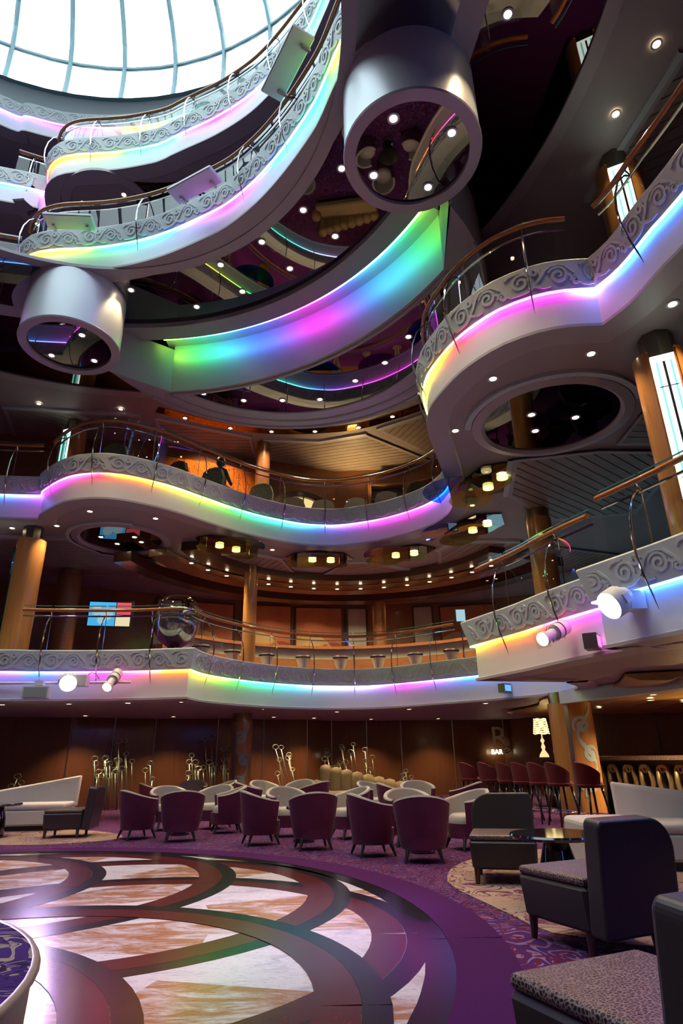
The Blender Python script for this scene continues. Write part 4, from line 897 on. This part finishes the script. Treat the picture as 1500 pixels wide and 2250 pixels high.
# ------------------------------------------------------------------ lounge furniture
pbr('velvet_purple', (0.105, 0.006, 0.045), 0.8, sheen=0.08, var=0.2, scale=5)
pbr('lining_cream', (0.34, 0.31, 0.29), 0.5, bump=0.15, bscale=14)
pbr('velvet_red', (0.115, 0.004, 0.012), 0.8, sheen=0.08, var=0.15, scale=5)
pbr('leather_grey', (0.034, 0.028, 0.025), 0.38, bump=0.12, bscale=9)
pbr('leather_plum', (0.045, 0.03, 0.038), 0.35, bump=0.1, bscale=9)
pbr('fabric_white', (0.60, 0.54, 0.52), 0.6, bump=0.2, bscale=7)
pbr('fabric_gold', (0.36, 0.25, 0.12), 0.6, bump=0.15, bscale=12)
pbr('granite', (0.07, 0.05, 0.045), 0.15, col2=(0.20, 0.13, 0.10), scale=60)
pbr('bronze_scroll', (0.30, 0.22, 0.11), 0.38, metal=0.5)
pbr('platform_side', (0.30, 0.20, 0.13), 0.35)
carpet_mat('carpet_platform', (0.065, 0.018, 0.17), (0.42, 0.30, 0.26), (0.03, 0.008, 0.06), 2.6, 0.65)
pbr('reed_metal', (0.36, 0.43, 0.30), 0.3, metal=0.9)
pbr('bottle_green', (0.05, 0.16, 0.03), 0.08)
emis('pink_glow', (1.0, 0.12, 0.5), 2.5); emis('blue_glow', (0.1, 0.3, 1.0), 1.5)
pbr('gold_ceiling', (0.55, 0.36, 0.14), 0.3, metal=0.5)
def leopard():
    m, nt, out = new_mat('leopard'); N = nt.nodes; L = nt.links
    p = N.new('ShaderNodeBsdfPrincipled'); p.inputs['Roughness'].default_value = 0.35; L.new(p.outputs[0], out.inputs[0])
    tc = N.new('ShaderNodeTexCoord'); v = N.new('ShaderNodeTexVoronoi'); v.feature = 'DISTANCE_TO_EDGE'; v.inputs['Scale'].default_value = 70; L.new(tc.outputs['Object'], v.inputs['Vector'])
    r = N.new('ShaderNodeValToRGB'); r.color_ramp.elements[0].position = 0.06; r.color_ramp.elements[1].position = 0.16
    r.color_ramp.elements[0].color = (0.26, 0.18, 0.15, 1); r.color_ramp.elements[1].color = (0.014, 0.010, 0.014, 1); L.new(v.outputs[0], r.inputs[0]); L.new(r.outputs[0], p.inputs['Base Color'])
leopard()
def tub_chair():
    t = empty('tub_chair')
    n = 28
    def rimz(a): return 0.55 + 0.13 * (0.5 + 0.5 * math.cos(a * 1.35))     # a = 0 at the back
    def wall(r0, r1, z0, sgn, dz=0.0):
        vs = []; fs = []
        for i in range(n + 1):
            a = math.radians(-128 + 256 * i / n); zt = rimz(a) + dz; ca, sa = math.sin(a), math.cos(a)
            for k in range(5):
                f = k / 4; r = r0 + (r1 - r0) * (f ** 0.8); vs.append((r * ca, r * sa * 0.95, z0 + (zt - z0) * f))
        for i in range(n):
            for k in range(4):
                q = (i * 5 + k, (i + 1) * 5 + k, (i + 1) * 5 + k + 1, i * 5 + k + 1); fs.append(q if sgn > 0 else q[::-1])
        return vs, fs
    b = MB(); b.add(*wall(0.255, 0.335, 0.13, 1)); b.lathe([(0.0, 0.13), (0.255, 0.13), (0.27, 0.30), (0.0, 0.30)], n=28); b.build('shell', 'velvet_purple', t, True, 50)
    b = MB(); b.add(*wall(0.235, 0.275, 0.28, -1)); b.build('lining', 'lining_cream', t, True)
    vs = []; fs = []
    for i in range(n + 1):
        a = math.radians(-128 + 256 * i / n); zt = rimz(a); ca, sa = math.sin(a), math.cos(a)
        for r, dz in ((0.335, 0), (0.325, 0.018), (0.285, 0.018), (0.275, 0)): vs.append((r * ca, r * sa * 0.95, zt + dz))
    for i in range(n):
        for k in range(3): fs.append((i * 4 + k, (i + 1) * 4 + k, (i + 1) * 4 + k + 1, i * 4 + k + 1))
    fs += [(0, 1, 2, 3), (n * 4 + 3, n * 4 + 2, n * 4 + 1, n * 4)]
    b = MB(); b.add(vs, fs); b.build('rim', 'lining_cream', t, True, 60)
    for sg in (-1, 1):
        a = math.radians(128 * sg); ca, sa = math.sin(a), math.cos(a); zt = rimz(a)
        b = MB(); b.add([(0.25 * ca, 0.25 * sa * .95, 0.14), (0.335 * ca, 0.335 * sa * .95, zt), (0.275 * ca, 0.275 * sa * .95, zt), (0.235 * ca, 0.235 * sa * .95, 0.28)], [(0, 1, 2, 3)]); b.build('arm_front', 'velvet_purple', t)
    b = MB(); b.lathe([(0.0, 0.41), (0.19, 0.405), (0.235, 0.37), (0.24, 0.30), (0.0, 0.30)], n=26); b.build('seat_cushion', 'lining_cream', t, True, 60)
    bt = MB()
    for row, z in enumerate((0.46, 0.55)):
        for k in range(7):
            a = math.radians(-66 + 22 * k + 11 * row); r = 0.268; bt.lathe([(0.0, 0.012), (0.012, 0.006), (0.014, 0.0)], (r * math.sin(a), r * math.cos(a) * 0.95, z), 8)
    o = bt.build('tuft_buttons', 'chrome', t); o['kind'] = 'stuff'
    for sx in (-1, 1):
        for sy in (-1, 1):
            b = MB(); b.tube([(sx * 0.17, sy * 0.17, 0.14), (sx * 0.21, sy * 0.22, 0.0)], [0.026, 0.014], 6); b.build('leg', 'black_plastic', t)
    return t
TUB = tub_chair(); tub_n = [0]
def place_tub(x, y, cx, cy_, label, group):
    rz = math.atan2(cy_ - y, cx - x) + PI / 2
    o = TUB if tub_n[0] == 0 else copy_tree(TUB)
    tub_n[0] += 1; o.location = (x, y, 0.006); o.rotation_euler = (0, 0, rz); tag(o, label, 'chair', group)
def pedestal_table(x, y, r, h, label, group='lounge tables'):
    t = empty('pedestal_table', (x, y, 0.006)); tag(t, label, 'table', group)
    b = MB(); b.lathe([(0.0, h), (r, h), (r + 0.01, h - 0.015), (r, h - 0.035), (0.0, h - 0.035)], n=40); b.build('table_top', 'black_gloss', t, True, 40)
    b = MB(); b.lathe([(r * 0.42, 0.02), (r * 0.46, 0.12), (r * 0.40, 0.28), (r * 0.26, h - 0.035)], n=26); b.build('pedestal', 'black_gloss', t, True)
    b = MB(); b.lathe([(r * 0.6, 0.0), (r * 0.6, 0.02), (r * 0.42, 0.03), (0, 0.03)], n=26); b.build('foot', 'black_gloss', t, True, 40)
def cluster(c, spots, where):
    far = max(range(len(spots)), key=lambda k: math.dist(spots[k], C0)); near = min(range(len(spots)), key=lambda k: math.dist(spots[k], C0))
    for k, (x, y) in enumerate(spots):
        at = ', closest of its group to the dance floor' if k == near else (', farthest of its group from the dance floor' if k == far else ', at the side of its group')
        place_tub(x, y, c[0], c[1], 'purple tub chair ' + where + at, 'tub chairs ' + where)
    pedestal_table(c[0], c[1], 0.26, 0.46, 'small black table among the tub chairs ' + where)
cluster((-2.72, 11.20), [(-3.28, 10.75), (-2.50, 10.36), (-2.00, 11.42), (-3.15, 12.0), (-2.35, 12.1)], 'nearest the pale sofa')
cluster((-0.62, 10.0), [(-1.22, 9.78), (-0.45, 9.22), (0.05, 10.35), (-0.95, 10.75)], 'facing the scalloped settee')
cluster((0.95, 8.72), [(0.32, 8.55), (0.88, 8.02), (1.58, 9.00), (0.85, 9.45)], 'beside the grey slipper chairs')
cluster((-1.25, 13.9), [(-1.95, 13.6), (-1.0, 14.6), (-0.65, 13.5), (-1.75, 14.45)], 'by the scrolled column')
cluster((1.45, 12.0), [(0.85, 11.9), (1.35, 12.7), (2.05, 11.7), (0.52, 12.8)], 'nearest the bar stools')
cluster((-3.4, 14.6), [(-4.1, 14.35), (-2.75, 14.95), (-3.5, 15.35)], 'below the reed sculptures')

def slipper_chair(x, y, face, label, mat='leather_grey', s=1.0):
    """armless chair: block seat with spotted top, tall back rounded at one upper corner"""
    t = empty('slipper_chair', (x, y, 0.008), face); tag(t, label, 'chair', 'dark slipper chairs')
    w, d = 0.31 * s, 0.30 * s
    b = MB(); b.add([(-w * .94, -d * .94, .12), (w * .94, -d * .94, .12), (w * .94, d, .12), (-w * .94, d, .12), (-w, -d, .36), (w, -d, .36), (w, d, .36), (-w, d, .36)], [(0, 3, 2, 1), (4, 5, 6, 7), (0, 1, 5, 4), (1, 2, 6, 5), (2, 3, 7, 6), (3, 0, 4, 7)])
    bo = b.build('seat_base', mat, t); bo.modifiers.new('bevel', 'BEVEL').width = 0.02
    b = MB(); b.box((0, 0, 0.385), (2 * w - 0.01, 2 * d - 0.01, 0.05)); so = b.build('seat_pad', 'leopard', t); m = so.modifiers.new('bevel', 'BEVEL'); m.width = 0.022; m.segments = 3
    top = 0.74
    pts = [(-w, 0.12)] + [(-w + 0.2 - 0.2 * math.cos(PI / 2 * i / 10), top - 0.2 + 0.2 * math.sin(PI / 2 * i / 10)) for i in range(11)] + [(w - 0.02, top), (w, top - 0.03), (w, 0.12)]
    b = MB(); b.plate([(px, d + (pz - 0.12) * 0.10, pz) for px, pz in pts], (0, 1, -0.1), 0.13); bk = b.build('backrest', mat, t); m = bk.modifiers.new('bevel', 'BEVEL'); m.width = 0.025; m.segments = 3; m.limit_method = 'ANGLE'
    for sx in (-1, 1):
        for sy in (-1, 1):
            b = MB(); b.tube([(sx * w * 0.82, sy * d * 0.82, 0.13), (sx * w * 0.84, sy * d * 0.84, 0.0)], [0.03, 0.02], 8); b.build('leg', 'dark_wood', t)
slipper_chair(1.52, 6.75, -0.25, 'grey slipper chair with spotted seat behind the black table')
slipper_chair(1.55, 4.62, math.radians(205), 'grey slipper chair turned away showing its creased back')
slipper_chair(0.94, 2.40, math.radians(205), 'dark slipper chair with spotted seat at the edge of the violet carpet')
slipper_chair(-4.55, 11.15, math.radians(-84), 'plum leather slipper chair in front of the pale sofa', 'leather_plum')
pedestal_table(1.72, 5.72, 0.36, 0.50, 'round glossy black table between the grey slipper chairs')
pedestal_table(-5.75, 11.2, 0.36, 0.50, 'round glossy black table in front of the pale sofa')
def wedge_sofa(x, y, face, L, h0, h1, label):
    t = empty('sofa', (x, y, 0.008), face); tag(t, label, 'sofa', 'pale wedge backed sofas')
    b = MB(); b.box((0, 0, 0.21), (L, 0.72, 0.26)); o = b.build('base', 'fabric_white', t); o.modifiers.new('bevel', 'BEVEL').width = 0.03
    b = MB(); b.box((0, -0.03, 0.385), (L - 0.04, 0.68, 0.10)); o = b.build('seat_cushion', 'fabric_white', t); m = o.modifiers.new('bevel', 'BEVEL'); m.width = 0.04; m.segments = 3
    b = MB(); b.plate([(-L / 2, 0.28, 0.34), (L / 2, 0.28, 0.34), (L / 2, 0.36, h1), (-L / 2, 0.36, h0)], (0, 1, 0), 0.12); o = b.build('backrest', 'fabric_white', t); m = o.modifiers.new('bevel', 'BEVEL'); m.width = 0.03; m.segments = 3
    b = MB(); b.box((0, 0, 0.045), (L - 0.12, 0.62, 0.09)); b.build('plinth', 'black_plastic', t)
wedge_sofa(-6.3, 12.35, 0.10, 2.5, 0.48, 0.88, 'pale sofa with a back rising to one end beside the plum chair')
wedge_sofa(4.0, 7.2, -0.25, 2.1, 0.80, 0.52, 'pale sofa with a sloping back in front of the bar')
b = MB(); b.box((2.55, 6.8, 0.35), (0.62, 0.66, 0.52)); o = b.build('sofa_ottoman', 'fabric_white'); m = o.modifiers.new('bevel', 'BEVEL'); m.width = 0.05; m.segments = 3
tag(o, 'pale block ottoman at the high end of the sloping sofa', 'ottoman'); o.location.z = -0.085
t = empty('scalloped_settee', (0.35, 15.9, 0), -0.15); tag(t, 'gold settee with a scalloped shell back sloping to one side', 'settee')
for k in range(8):
    h = 0.98 - 0.055 * k; b = MB(); b.lathe([(0.16, 0.3), (0.17, h - 0.14), (0.12, h - 0.03), (0.0, h)], (-0.9 + 0.26 * k, 0.3, 0), 14); b.build('shell_rib', 'fabric_gold', t, True)
b = MB(); b.box((0, 0, 0.27), (2.1, 0.7, 0.26)); o = b.build('seat', 'fabric_gold', t); o.modifiers.new('bevel', 'BEVEL').width = 0.05
b = MB(); b.box((0, 0, 0.07), (1.9, 0.6, 0.14)); b.build('plinth', 'black_plastic', t)
b = MB(); b.lathe([(0.0, 0.66), (0.13, 0.62), (0.16, 0.5), (0.13, 0.3)], (-1.05, -0.1, 0), 16); b.build('rolled_arm', 'fabric_gold', t, True)
t = empty('round_ottoman', (-2.57, 2.0, 0)); tag(t, 'large round platform with purple scroll carpet top and tan side', 'platform')
b = MB(); b.lathe([(1.56, 0.0), (1.58, 0.43)], n=72); b.build('side', 'platform_side', t, True)
b = MB(); b.lathe([(1.585, 0.425), (1.60, 0.44), (1.59, 0.455), (1.57, 0.455)], n=72); b.build('edge_trim', 'platform_side', t, True)
b = MB(); b.lathe([(1.58, 0.453), (0, 0.453)], n=72); b.build('carpet_top', 'carpet_platform', t)

# ------------------------------------------------------------------ ground floor bar
BA, BZ = (4.7, 15.6), (7.3, 9.4)
bd = Vector((BZ[0] - BA[0], BZ[1] - BA[1])); bl = bd.length; bang = math.atan2(bd.y, bd.x)
t = empty('bar_counter', (BA[0], BA[1], 0), bang); tag(t, 'bar counter with granite top and carved bronze scroll front', 'bar counter')
b = MB(); b.box((bl / 2, -0.05, 1.03), (bl, 0.72, 0.075)); b.build('granite_top', 'granite', t)
b = MB(); b.box((bl / 2, 0.05, 0.5), (bl - 0.1, 0.4, 0.99)); b.build('counter_body', 'black_plastic', t)
for k in range(int(bl / 0.2)):
    x = 0.2 + 0.2 * k; sg = 1 if k % 2 else -1
    stem = [(x - sg * 0.10, -0.22, 0.08), (x - sg * 0.02, -0.24, 0.35), (x + sg * 0.03, -0.25, 0.62), (x, -0.26, 0.82)]
    curl = [(x - sg * 0.09 + sg * (0.10 - 0.07 * i / 12) * math.cos(1.6 * PI * i / 12), -0.26, 0.82 + (0.10 - 0.07 * i / 12) * math.sin(1.6 * PI * i / 12)) for i in range(13)]
    b = MB(); b.tube([(p[0], p[1], p[2]) for p in stem + curl], [0.05, 0.05, 0.045, 0.04] + [0.035 - 0.0015 * i for i in range(13)], 7); b.build('scroll', 'bronze_scroll', t, True)
def bar_stool(x, y, rz, lb):
    t = empty('bar_stool', (x, y, 0.0), rz); tag(t, lb, 'stool', 'bar stools')
    b = MB(); b.lathe([(0.0, 0.70), (0.19, 0.69), (0.215, 0.65), (0.2, 0.61), (0.0, 0.61)], n=22); b.build('seat', 'velvet_red', t, True, 50)
    vs = []; fs = []; n = 18
    for i in range(n + 1):
        a = math.radians(-105 + 210 * i / n); zt = 0.72 + 0.27 * max(0.0, math.cos(a * 0.75)) ** 0.6
        for r, z in ((0.20, 0.62), (0.235, zt), (0.20, zt + 0.01), (0.18, 0.68)): vs.append((r * math.sin(a), r * math.cos(a), z))
    for i in range(n):
        for k in range(4): fs.append((i * 4 + k, (i + 1) * 4 + k, (i + 1) * 4 + (k + 1) % 4, i * 4 + (k + 1) % 4))
    b = MB(); b.add(vs, fs); b.build('backrest', 'velvet_red', t, True, 50)
    for sx in (-1, 1):
        for sy in (-1, 1):
            b = MB(); b.tube([(sx * 0.12, sy * 0.12, 0.62), (sx * 0.2, sy * 0.2, 0.0)], [0.022, 0.016], 7); b.build('leg', 'black_gloss', t, True)
    b = MB(); b.tube([(0.185 * 1.25 * math.cos(2 * PI * i / 20), 0.185 * 1.25 * math.sin(2 * PI * i / 20), 0.22) for i in range(20)], 0.01, 6, closed=True); b.build('foot_ring', 'chrome', t, True)
for k, (x, y) in enumerate(((2.72, 14.6), (2.98, 13.9), (3.2, 13.2), (3.36, 12.65), (3.52, 12.1), (3.68, 11.55), (3.95, 10.9))): bar_stool(x, y, bang + PI * 0.95, 'dark red velvet bar stool, ' + ('seventh', 'sixth', 'fifth', 'fourth', 'third', 'second', 'first')[k] + ' in the row counted from the pale sloping sofa')
def crystal_lamp(x, y, z, lb):
    t = empty('crystal_lamp', (x, y, z)); tag(t, lb, 'lamp', 'crystal table lamps')
    b = MB(); b.lathe([(0.0, 0.0), (0.11, 0.0), (0.10, 0.05), (0.03, 0.16), (0.05, 0.22), (0.02, 0.30), (0.05, 0.36), (0.015, 0.42), (0.015, 0.55)], n=18); b.build('base', 'lamp_base_glow', t, True)
    for k in range(8):
        r = 0.13 + 0.006 * (8 - k); zz = 0.52 + 0.045 * k
        b = MB(); b.tube([(r * math.cos(2 * PI * i / 20), r * math.sin(2 * PI * i / 20), zz + 0.01 * math.sin(5 * 2 * PI * i / 20 + k)) for i in range(20)], 0.014, 6, closed=True); b.build('crystal_ring', 'crystal_glow', t, True)
emis('crystal_glow', (1.0, 0.72, 0.30), 1.6); emis('lamp_base_glow', (1.0, 0.72, 0.34), 0.9); emis('sign_glow', (1.0, 0.85, 0.5), 9.0)
crystal_lamp(4.62, 15.4, 1.068, 'crystal lamp on the far end of the bar counter')
crystal_lamp(7.05, 10.4, 1.068, 'tall crystal lamp on the near end of the bar counter')
for k in range(14):
    x, y = 8.9 + 0.1 * (k % 7), 15.6 - 0.16 * (k % 7)
    t = empty('bottle', (x, y, 1.25 + 0.42 * (k // 7))); tag(t, 'green glass bottle on the back bar shelves', 'bottle', 'back bar bottles')
    b = MB(); b.lathe([(0.0, 0.0), (0.04, 0.0), (0.04, 0.18), (0.014, 0.24), (0.014, 0.30)], n=12); b.build('body', 'bottle_green', t, True, 50)
    b = MB(); b.lathe([(0.016, 0.29), (0.016, 0.32), (0, 0.32)], n=10); b.build('cap', 'brass', t)
pbr('shelf_dark', (0.04, 0.03, 0.02), 0.3)
t = empty('back_bar_shelf', (9.2, 15.12, 0), math.radians(-58)); tag(t, 'lit back bar shelves holding green bottles', 'shelf')
for z in (1.23, 1.65, 2.07):
    b = MB(); b.box((0, 0, z), (1.5, 0.22, 0.035)); b.build('shelf_board', 'shelf_dark', t)
for sx in (-0.75, 0.75):
    b = MB(); b.box((sx, 0, 1.05), (0.04, 0.24, 2.1)); b.build('side_panel', 'shelf_dark', t)
t = empty('bar_sign', (4.7, 21.25, 1.35)); tag(t, 'dark letter R wall sign with glowing word BAR', 'sign')
def letters(txt, name, mat, size, loc, par):
    cu = bpy.data.curves.new(name, 'FONT'); cu.body = txt; cu.size = size; cu.extrude = 0.02; cu.materials.append(MATS[mat])
    o = bpy.data.objects.new(name, cu); COL.objects.link(o); bpy.context.view_layer.update()
    me = bpy.data.meshes.new_from_object(o.evaluated_get(bpy.context.evaluated_depsgraph_get())); bpy.data.objects.remove(o)
    o = bpy.data.objects.new(name, me); COL.objects.link(o); o.parent = par; o.location = loc; o.rotation_euler = (PI / 2, 0, 0)
letters('R', 'letter_r', 'steel', 0.95, (0, 0, 0.0), t); letters('BAR', 'word_bar', 'sign_glow', 0.2, (-0.02, -0.04, -0.18), t)
b = MB(); b.tube([(0.5 + (0.16 - 0.12 * i / 20) * math.cos(-2.4 + 2.6 * PI * i / 20), 0, -0.02 + (0.12 - 0.09 * i / 20) * math.sin(-2.4 + 2.6 * PI * i / 20)) for i in range(21)], 0.018, 6); b.build('swirl', 'black_gloss', t, True)

# ------------------------------------------------------------------ reed sculptures on the lounge wall
def reeds(x, y, n, spread, hmax, lean, label, rz=0.0):
    t = empty('reed_sculpture', (x, y, 0), rz); tag(t, label, 'sculpture', 'reed wall sculptures')
    for k in range(n):
        u = random.uniform(-spread, spread); h = hmax * random.uniform(0.5, 1.0) * (1 - 0.35 * abs(u) / spread); dx = lean * h * random.uniform(0.5, 1.2); yy = random.uniform(-0.22, 0.0)
        b = MB(); b.tube([(u, yy, 0.0), (u + dx * 0.5, yy, h * 0.5), (u + dx, yy, h)], 0.012, 5)
        rr = random.uniform(0.06, 0.085); b.tube([(u + dx + rr * math.cos(2 * PI * i / 14), yy, h + rr * 0.75 + rr * 0.75 * math.sin(2 * PI * i / 14)) for i in range(14)], 0.011, 5, closed=True)
        b.build('reed', 'reed_metal', t, True)
reeds(-5.7, 17.3, 26, 0.75, 1.75, -0.12, 'dense green lit cluster of ring topped reeds', 0.4)
reeds(-3.6, 18.2, 22, 0.65, 1.75, -0.12, 'dim cluster of ring topped reeds left of the scrolled column', 0.3)
reeds(-1.55, 18.9, 7, 0.35, 1.8, -0.3, 'sparse leaning ring topped reeds right of the scrolled column', 0.35)
reeds(0.2, 20.1, 18, 0.75, 1.8, -0.2, 'golden cluster of ring topped reeds behind the settee')
reeds(1.95, 20.75, 5, 0.2, 0.95, -0.1, 'short ring topped reeds beside the dark wall panels')
reeds(-8.3, 16.2, 4, 0.35, 0.9, 0.3, 'few short ring topped reeds behind the pale sofa', 0.3)

# ------------------------------------------------------------------ stage lights, speaker and shelves on the gallery fronts
def moving_head(loc, tgt, energy, col, lb, glow):
    t = empty('moving_head', loc); tag(t, lb, 'stage light', 'stage lights on the gallery fronts'); d = (Vector(tgt) - Vector(loc)).normalized(); M = d.to_track_quat('Z', 'Y').to_matrix()
    b = MB(); b.lathe([(0.0, -0.16), (0.09, -0.15), (0.13, -0.05), (0.15, 0.05), (0.15, 0.13)], n=24, M=M); b.build('head', 'white_plastic', t, True, 50)
    b = MB(); b.lathe([(0.145, 0.125), (0.0, 0.125)], n=24, M=M); b.build('lens', glow, t)
    for k in range(6):
        b = MB(); b.lathe([(0.152, -0.04 + 0.026 * k), (0.158, -0.03 + 0.026 * k), (0.152, -0.02 + 0.026 * k)], n=24, M=M); b.build('cooling_fin', 'white_plastic', t, True)
    b = MB(); b.box((0.0, 0.0, 0.0), (0.34, 0.10, 0.07), rot=M); b.build('yoke', 'white_plastic', t)
    b = MB(); b.box((0.22, 0.12, 0.02), (0.2, 0.2, 0.2)); b.build('base', 'white_plastic', t)
    b = MB(); b.tube([(0.25, 0.2, 0.1), (0.32, 0.24, 0.2), (0.42, 0.2, 0.16), (0.5, 0.2, 0.06)], 0.008, 5); b.build('cable', 'black_plastic', t)
    L = Vector(loc) + d * 0.2; spot('moving_head_beam', L, tgt, energy, col, 46, 0.8, 0.22)
def profile_spot(loc, tgt, energy, lb):
    t = empty('profile_spotlight', loc); tag(t, lb, 'stage light', 'stage lights on the gallery fronts'); d = (Vector(tgt) - Vector(loc)).normalized(); M = d.to_track_quat('Z', 'Y').to_matrix()
    b = MB(); b.lathe([(0.0, -0.3), (0.10, -0.29), (0.10, -0.05), (0.065, -0.02), (0.065, 0.14), (0.085, 0.15), (0.085, 0.22)], n=20, M=M); b.build('barrel', 'white_plastic', t, True, 40)
    b = MB(); b.lathe([(0.08, 0.21), (0.0, 0.21)], n=20, M=M); b.build('lens', 'warm_lens', t)
    b = MB(); b.box(M @ Vector((0, 0, 0.235)), (0.2, 0.2, 0.012), rot=M); b.build('colour_frame', 'clear_glass', t)
    for z in (-0.16, -0.04):
        b = MB(); b.lathe([(0.104, z), (0.108, z + 0.01), (0.104, z + 0.02)], n=20, M=M); b.build('clamp_band', 'black_plastic', t, True)
    b = MB(); b.tube([(0.0, 0.0, -0.1), (0.1, 0.1, 0.02), (0.1, 0.22, 0.04)], 0.014, 6); b.build('bracket', 'steel', t, True)
    spot('profile_beam', Vector(loc) + d * 0.28, tgt, energy, (1, 0.86, 0.62), 34, 0.5, 0.06)
emis('violet_lens', (0.85, 0.6, 1.0), 9.0); emis('white_lens', (0.95, 0.9, 1.0), 14.0); emis('warm_lens', (1.0, 0.82, 0.5), 10.0)
moving_head((2.92, 6.45, 2.62), (-1.6, 5.2, 0), 620, (0.66, 0.44, 1.0), 'violet lit moving head light on the near blue wing', 'violet_lens')
moving_head((-5.15, 11.78, 2.52), (-2.4, 6.2, 0), 420, (0.72, 0.52, 1.0), 'white moving head light on the lighting pipe', 'white_lens')
profile_spot((2.62, 7.75, 2.52), (-2.2, 4.6, 0), 260, 'white profile spotlight pointing across the dance floor')
profile_spot((-4.35, 11.82, 2.52), (-4.6, 8.6, 0), 200, 'small warm profile spotlight on the lighting pipe')
b = MB(); b.tube([(-7.6, 11.82, 2.53), (-6.4, 11.98, 2.53), (-4.1, 12.15, 2.53)], 0.024, 8); o = b.build('lighting_pipe', 'white_plastic', None, True); tag(o, 'white lighting pipe along the lowest gallery front', 'pipe')
t = empty('hanging_speaker', (-5.75, 11.9, 2.24), 0.1); tag(t, 'white speaker with grey grille hung from the lighting pipe', 'speaker')
b = MB(); b.box((0, 0, 0.1), (0.48, 0.2, 0.22)); b.build('cabinet', 'white_plastic', t)
b = MB(); b.box((0, -0.105, 0.1), (0.42, 0.012, 0.18)); b.build('grille', 'grey_grille', t)
b = MB(); b.box((0.02, 0.0, 0.27), (0.16, 0.12, 0.09)); b.build('clamp', 'white_plastic', t)
for lc, col, lb in (((2.98, 7.45, 2.36), 'pink_glow', 'square wash light glowing pink below the profile spotlight'), ((3.35, 13.32, 2.42), 'blue_glow', 'square wash light on the blue end of the curved fascia')):
    t = empty('wash_light', lc, math.radians(60 if 'pink' in col else 40)); tag(t, lb, 'stage light', 'square wash lights')
    b = MB(); b.box((0, 0, 0), (0.24, 0.16, 0.18)); b.build('housing', 'dull_metal', t)
    b = MB(); b.box((0, -0.085, 0), (0.19, 0.012, 0.12)); b.build('lens', col, t)
for (a, c, lb) in (((-5.3, 8.66), (-4.44, 8.72), 'white shelf in front of the railing at the left bay'), ((-2.69, 8.16), (-1.85, 7.72), 'white shelf in front of the third gallery railing over the violet light'), ((-0.66, 6.32), (-0.12, 5.45), 'long white shelf in front of the third gallery railing near the green light')):
    A = Vector(a); Bv = Vector(c); d = (Bv - A); L = d.length; t = empty('lighting_shelf', ((A.x + Bv.x) / 2, (A.y + Bv.y) / 2, L3 + 0.14), math.atan2(d.y, d.x)); tag(t, lb, 'shelf', 'white lighting shelves')
    b = MB(); b.box((0, -0.33, 0.0), (L, 0.34, 0.07)); o = b.build('shelf_board', 'white_paint', t); o.modifiers.new('bevel', 'BEVEL').width = 0.015
    for sx in (-0.35, 0.35):
        b = MB(); b.box((sx * L, -0.22, -0.055), (0.04, 0.14, 0.05)); b.build('bracket', 'steel', t)

# golden ceiling and white beam over the ground floor bar
root = empty('ceiling_bar_gold'); struct(root, 'golden rippled ceiling panels over the bar')
for k in range(6):
    x = 4.6 + 0.75 * k; q = [p[:2] for p in catmull([(x - 0.1, 9.2), (x + 0.35, 11.0), (x - 0.15, 13.0), (x + 0.25, 15.0), (x, 17.0)], 0.3)]
    b = MB(); b.sweep(q, [(0.38, 2.14), (0.2, 2.08), (-0.2, 2.10), (-0.38, 2.17), (-0.38, 2.2), (0.38, 2.2)], True); b.build('gold_panel', 'gold_ceiling', root, True, 50)
b = MB(); b.sweep([(4.05, 12.1), (4.9, 9.9), (5.6, 7.2), (6.2, 4.5)], [(0, 2.0), (0, 2.22), (-0.2, 2.22), (-0.2, 2.0)], True); struct(b.build('trim_2', 'lip_white'), 'white ceiling beam in front of the bar')
downlights([(5.4, 11.2), (5.9, 12.4), (6.4, 10.6), (6.8, 12.9), (7.3, 11.6), (5.6, 14.2)], 2.07, 'warm downlight in the golden bar ceiling', 'bar ceiling downlights', 90, 140)
spot('bar_ceiling_fill', (6.9, 12.0, 1.15), (6.6, 11.6, 2.1), 90, (1.0, 0.62, 0.2), 150, 0.9, 0.1)  # added warm fill with no fixture, lightens the golden ceiling
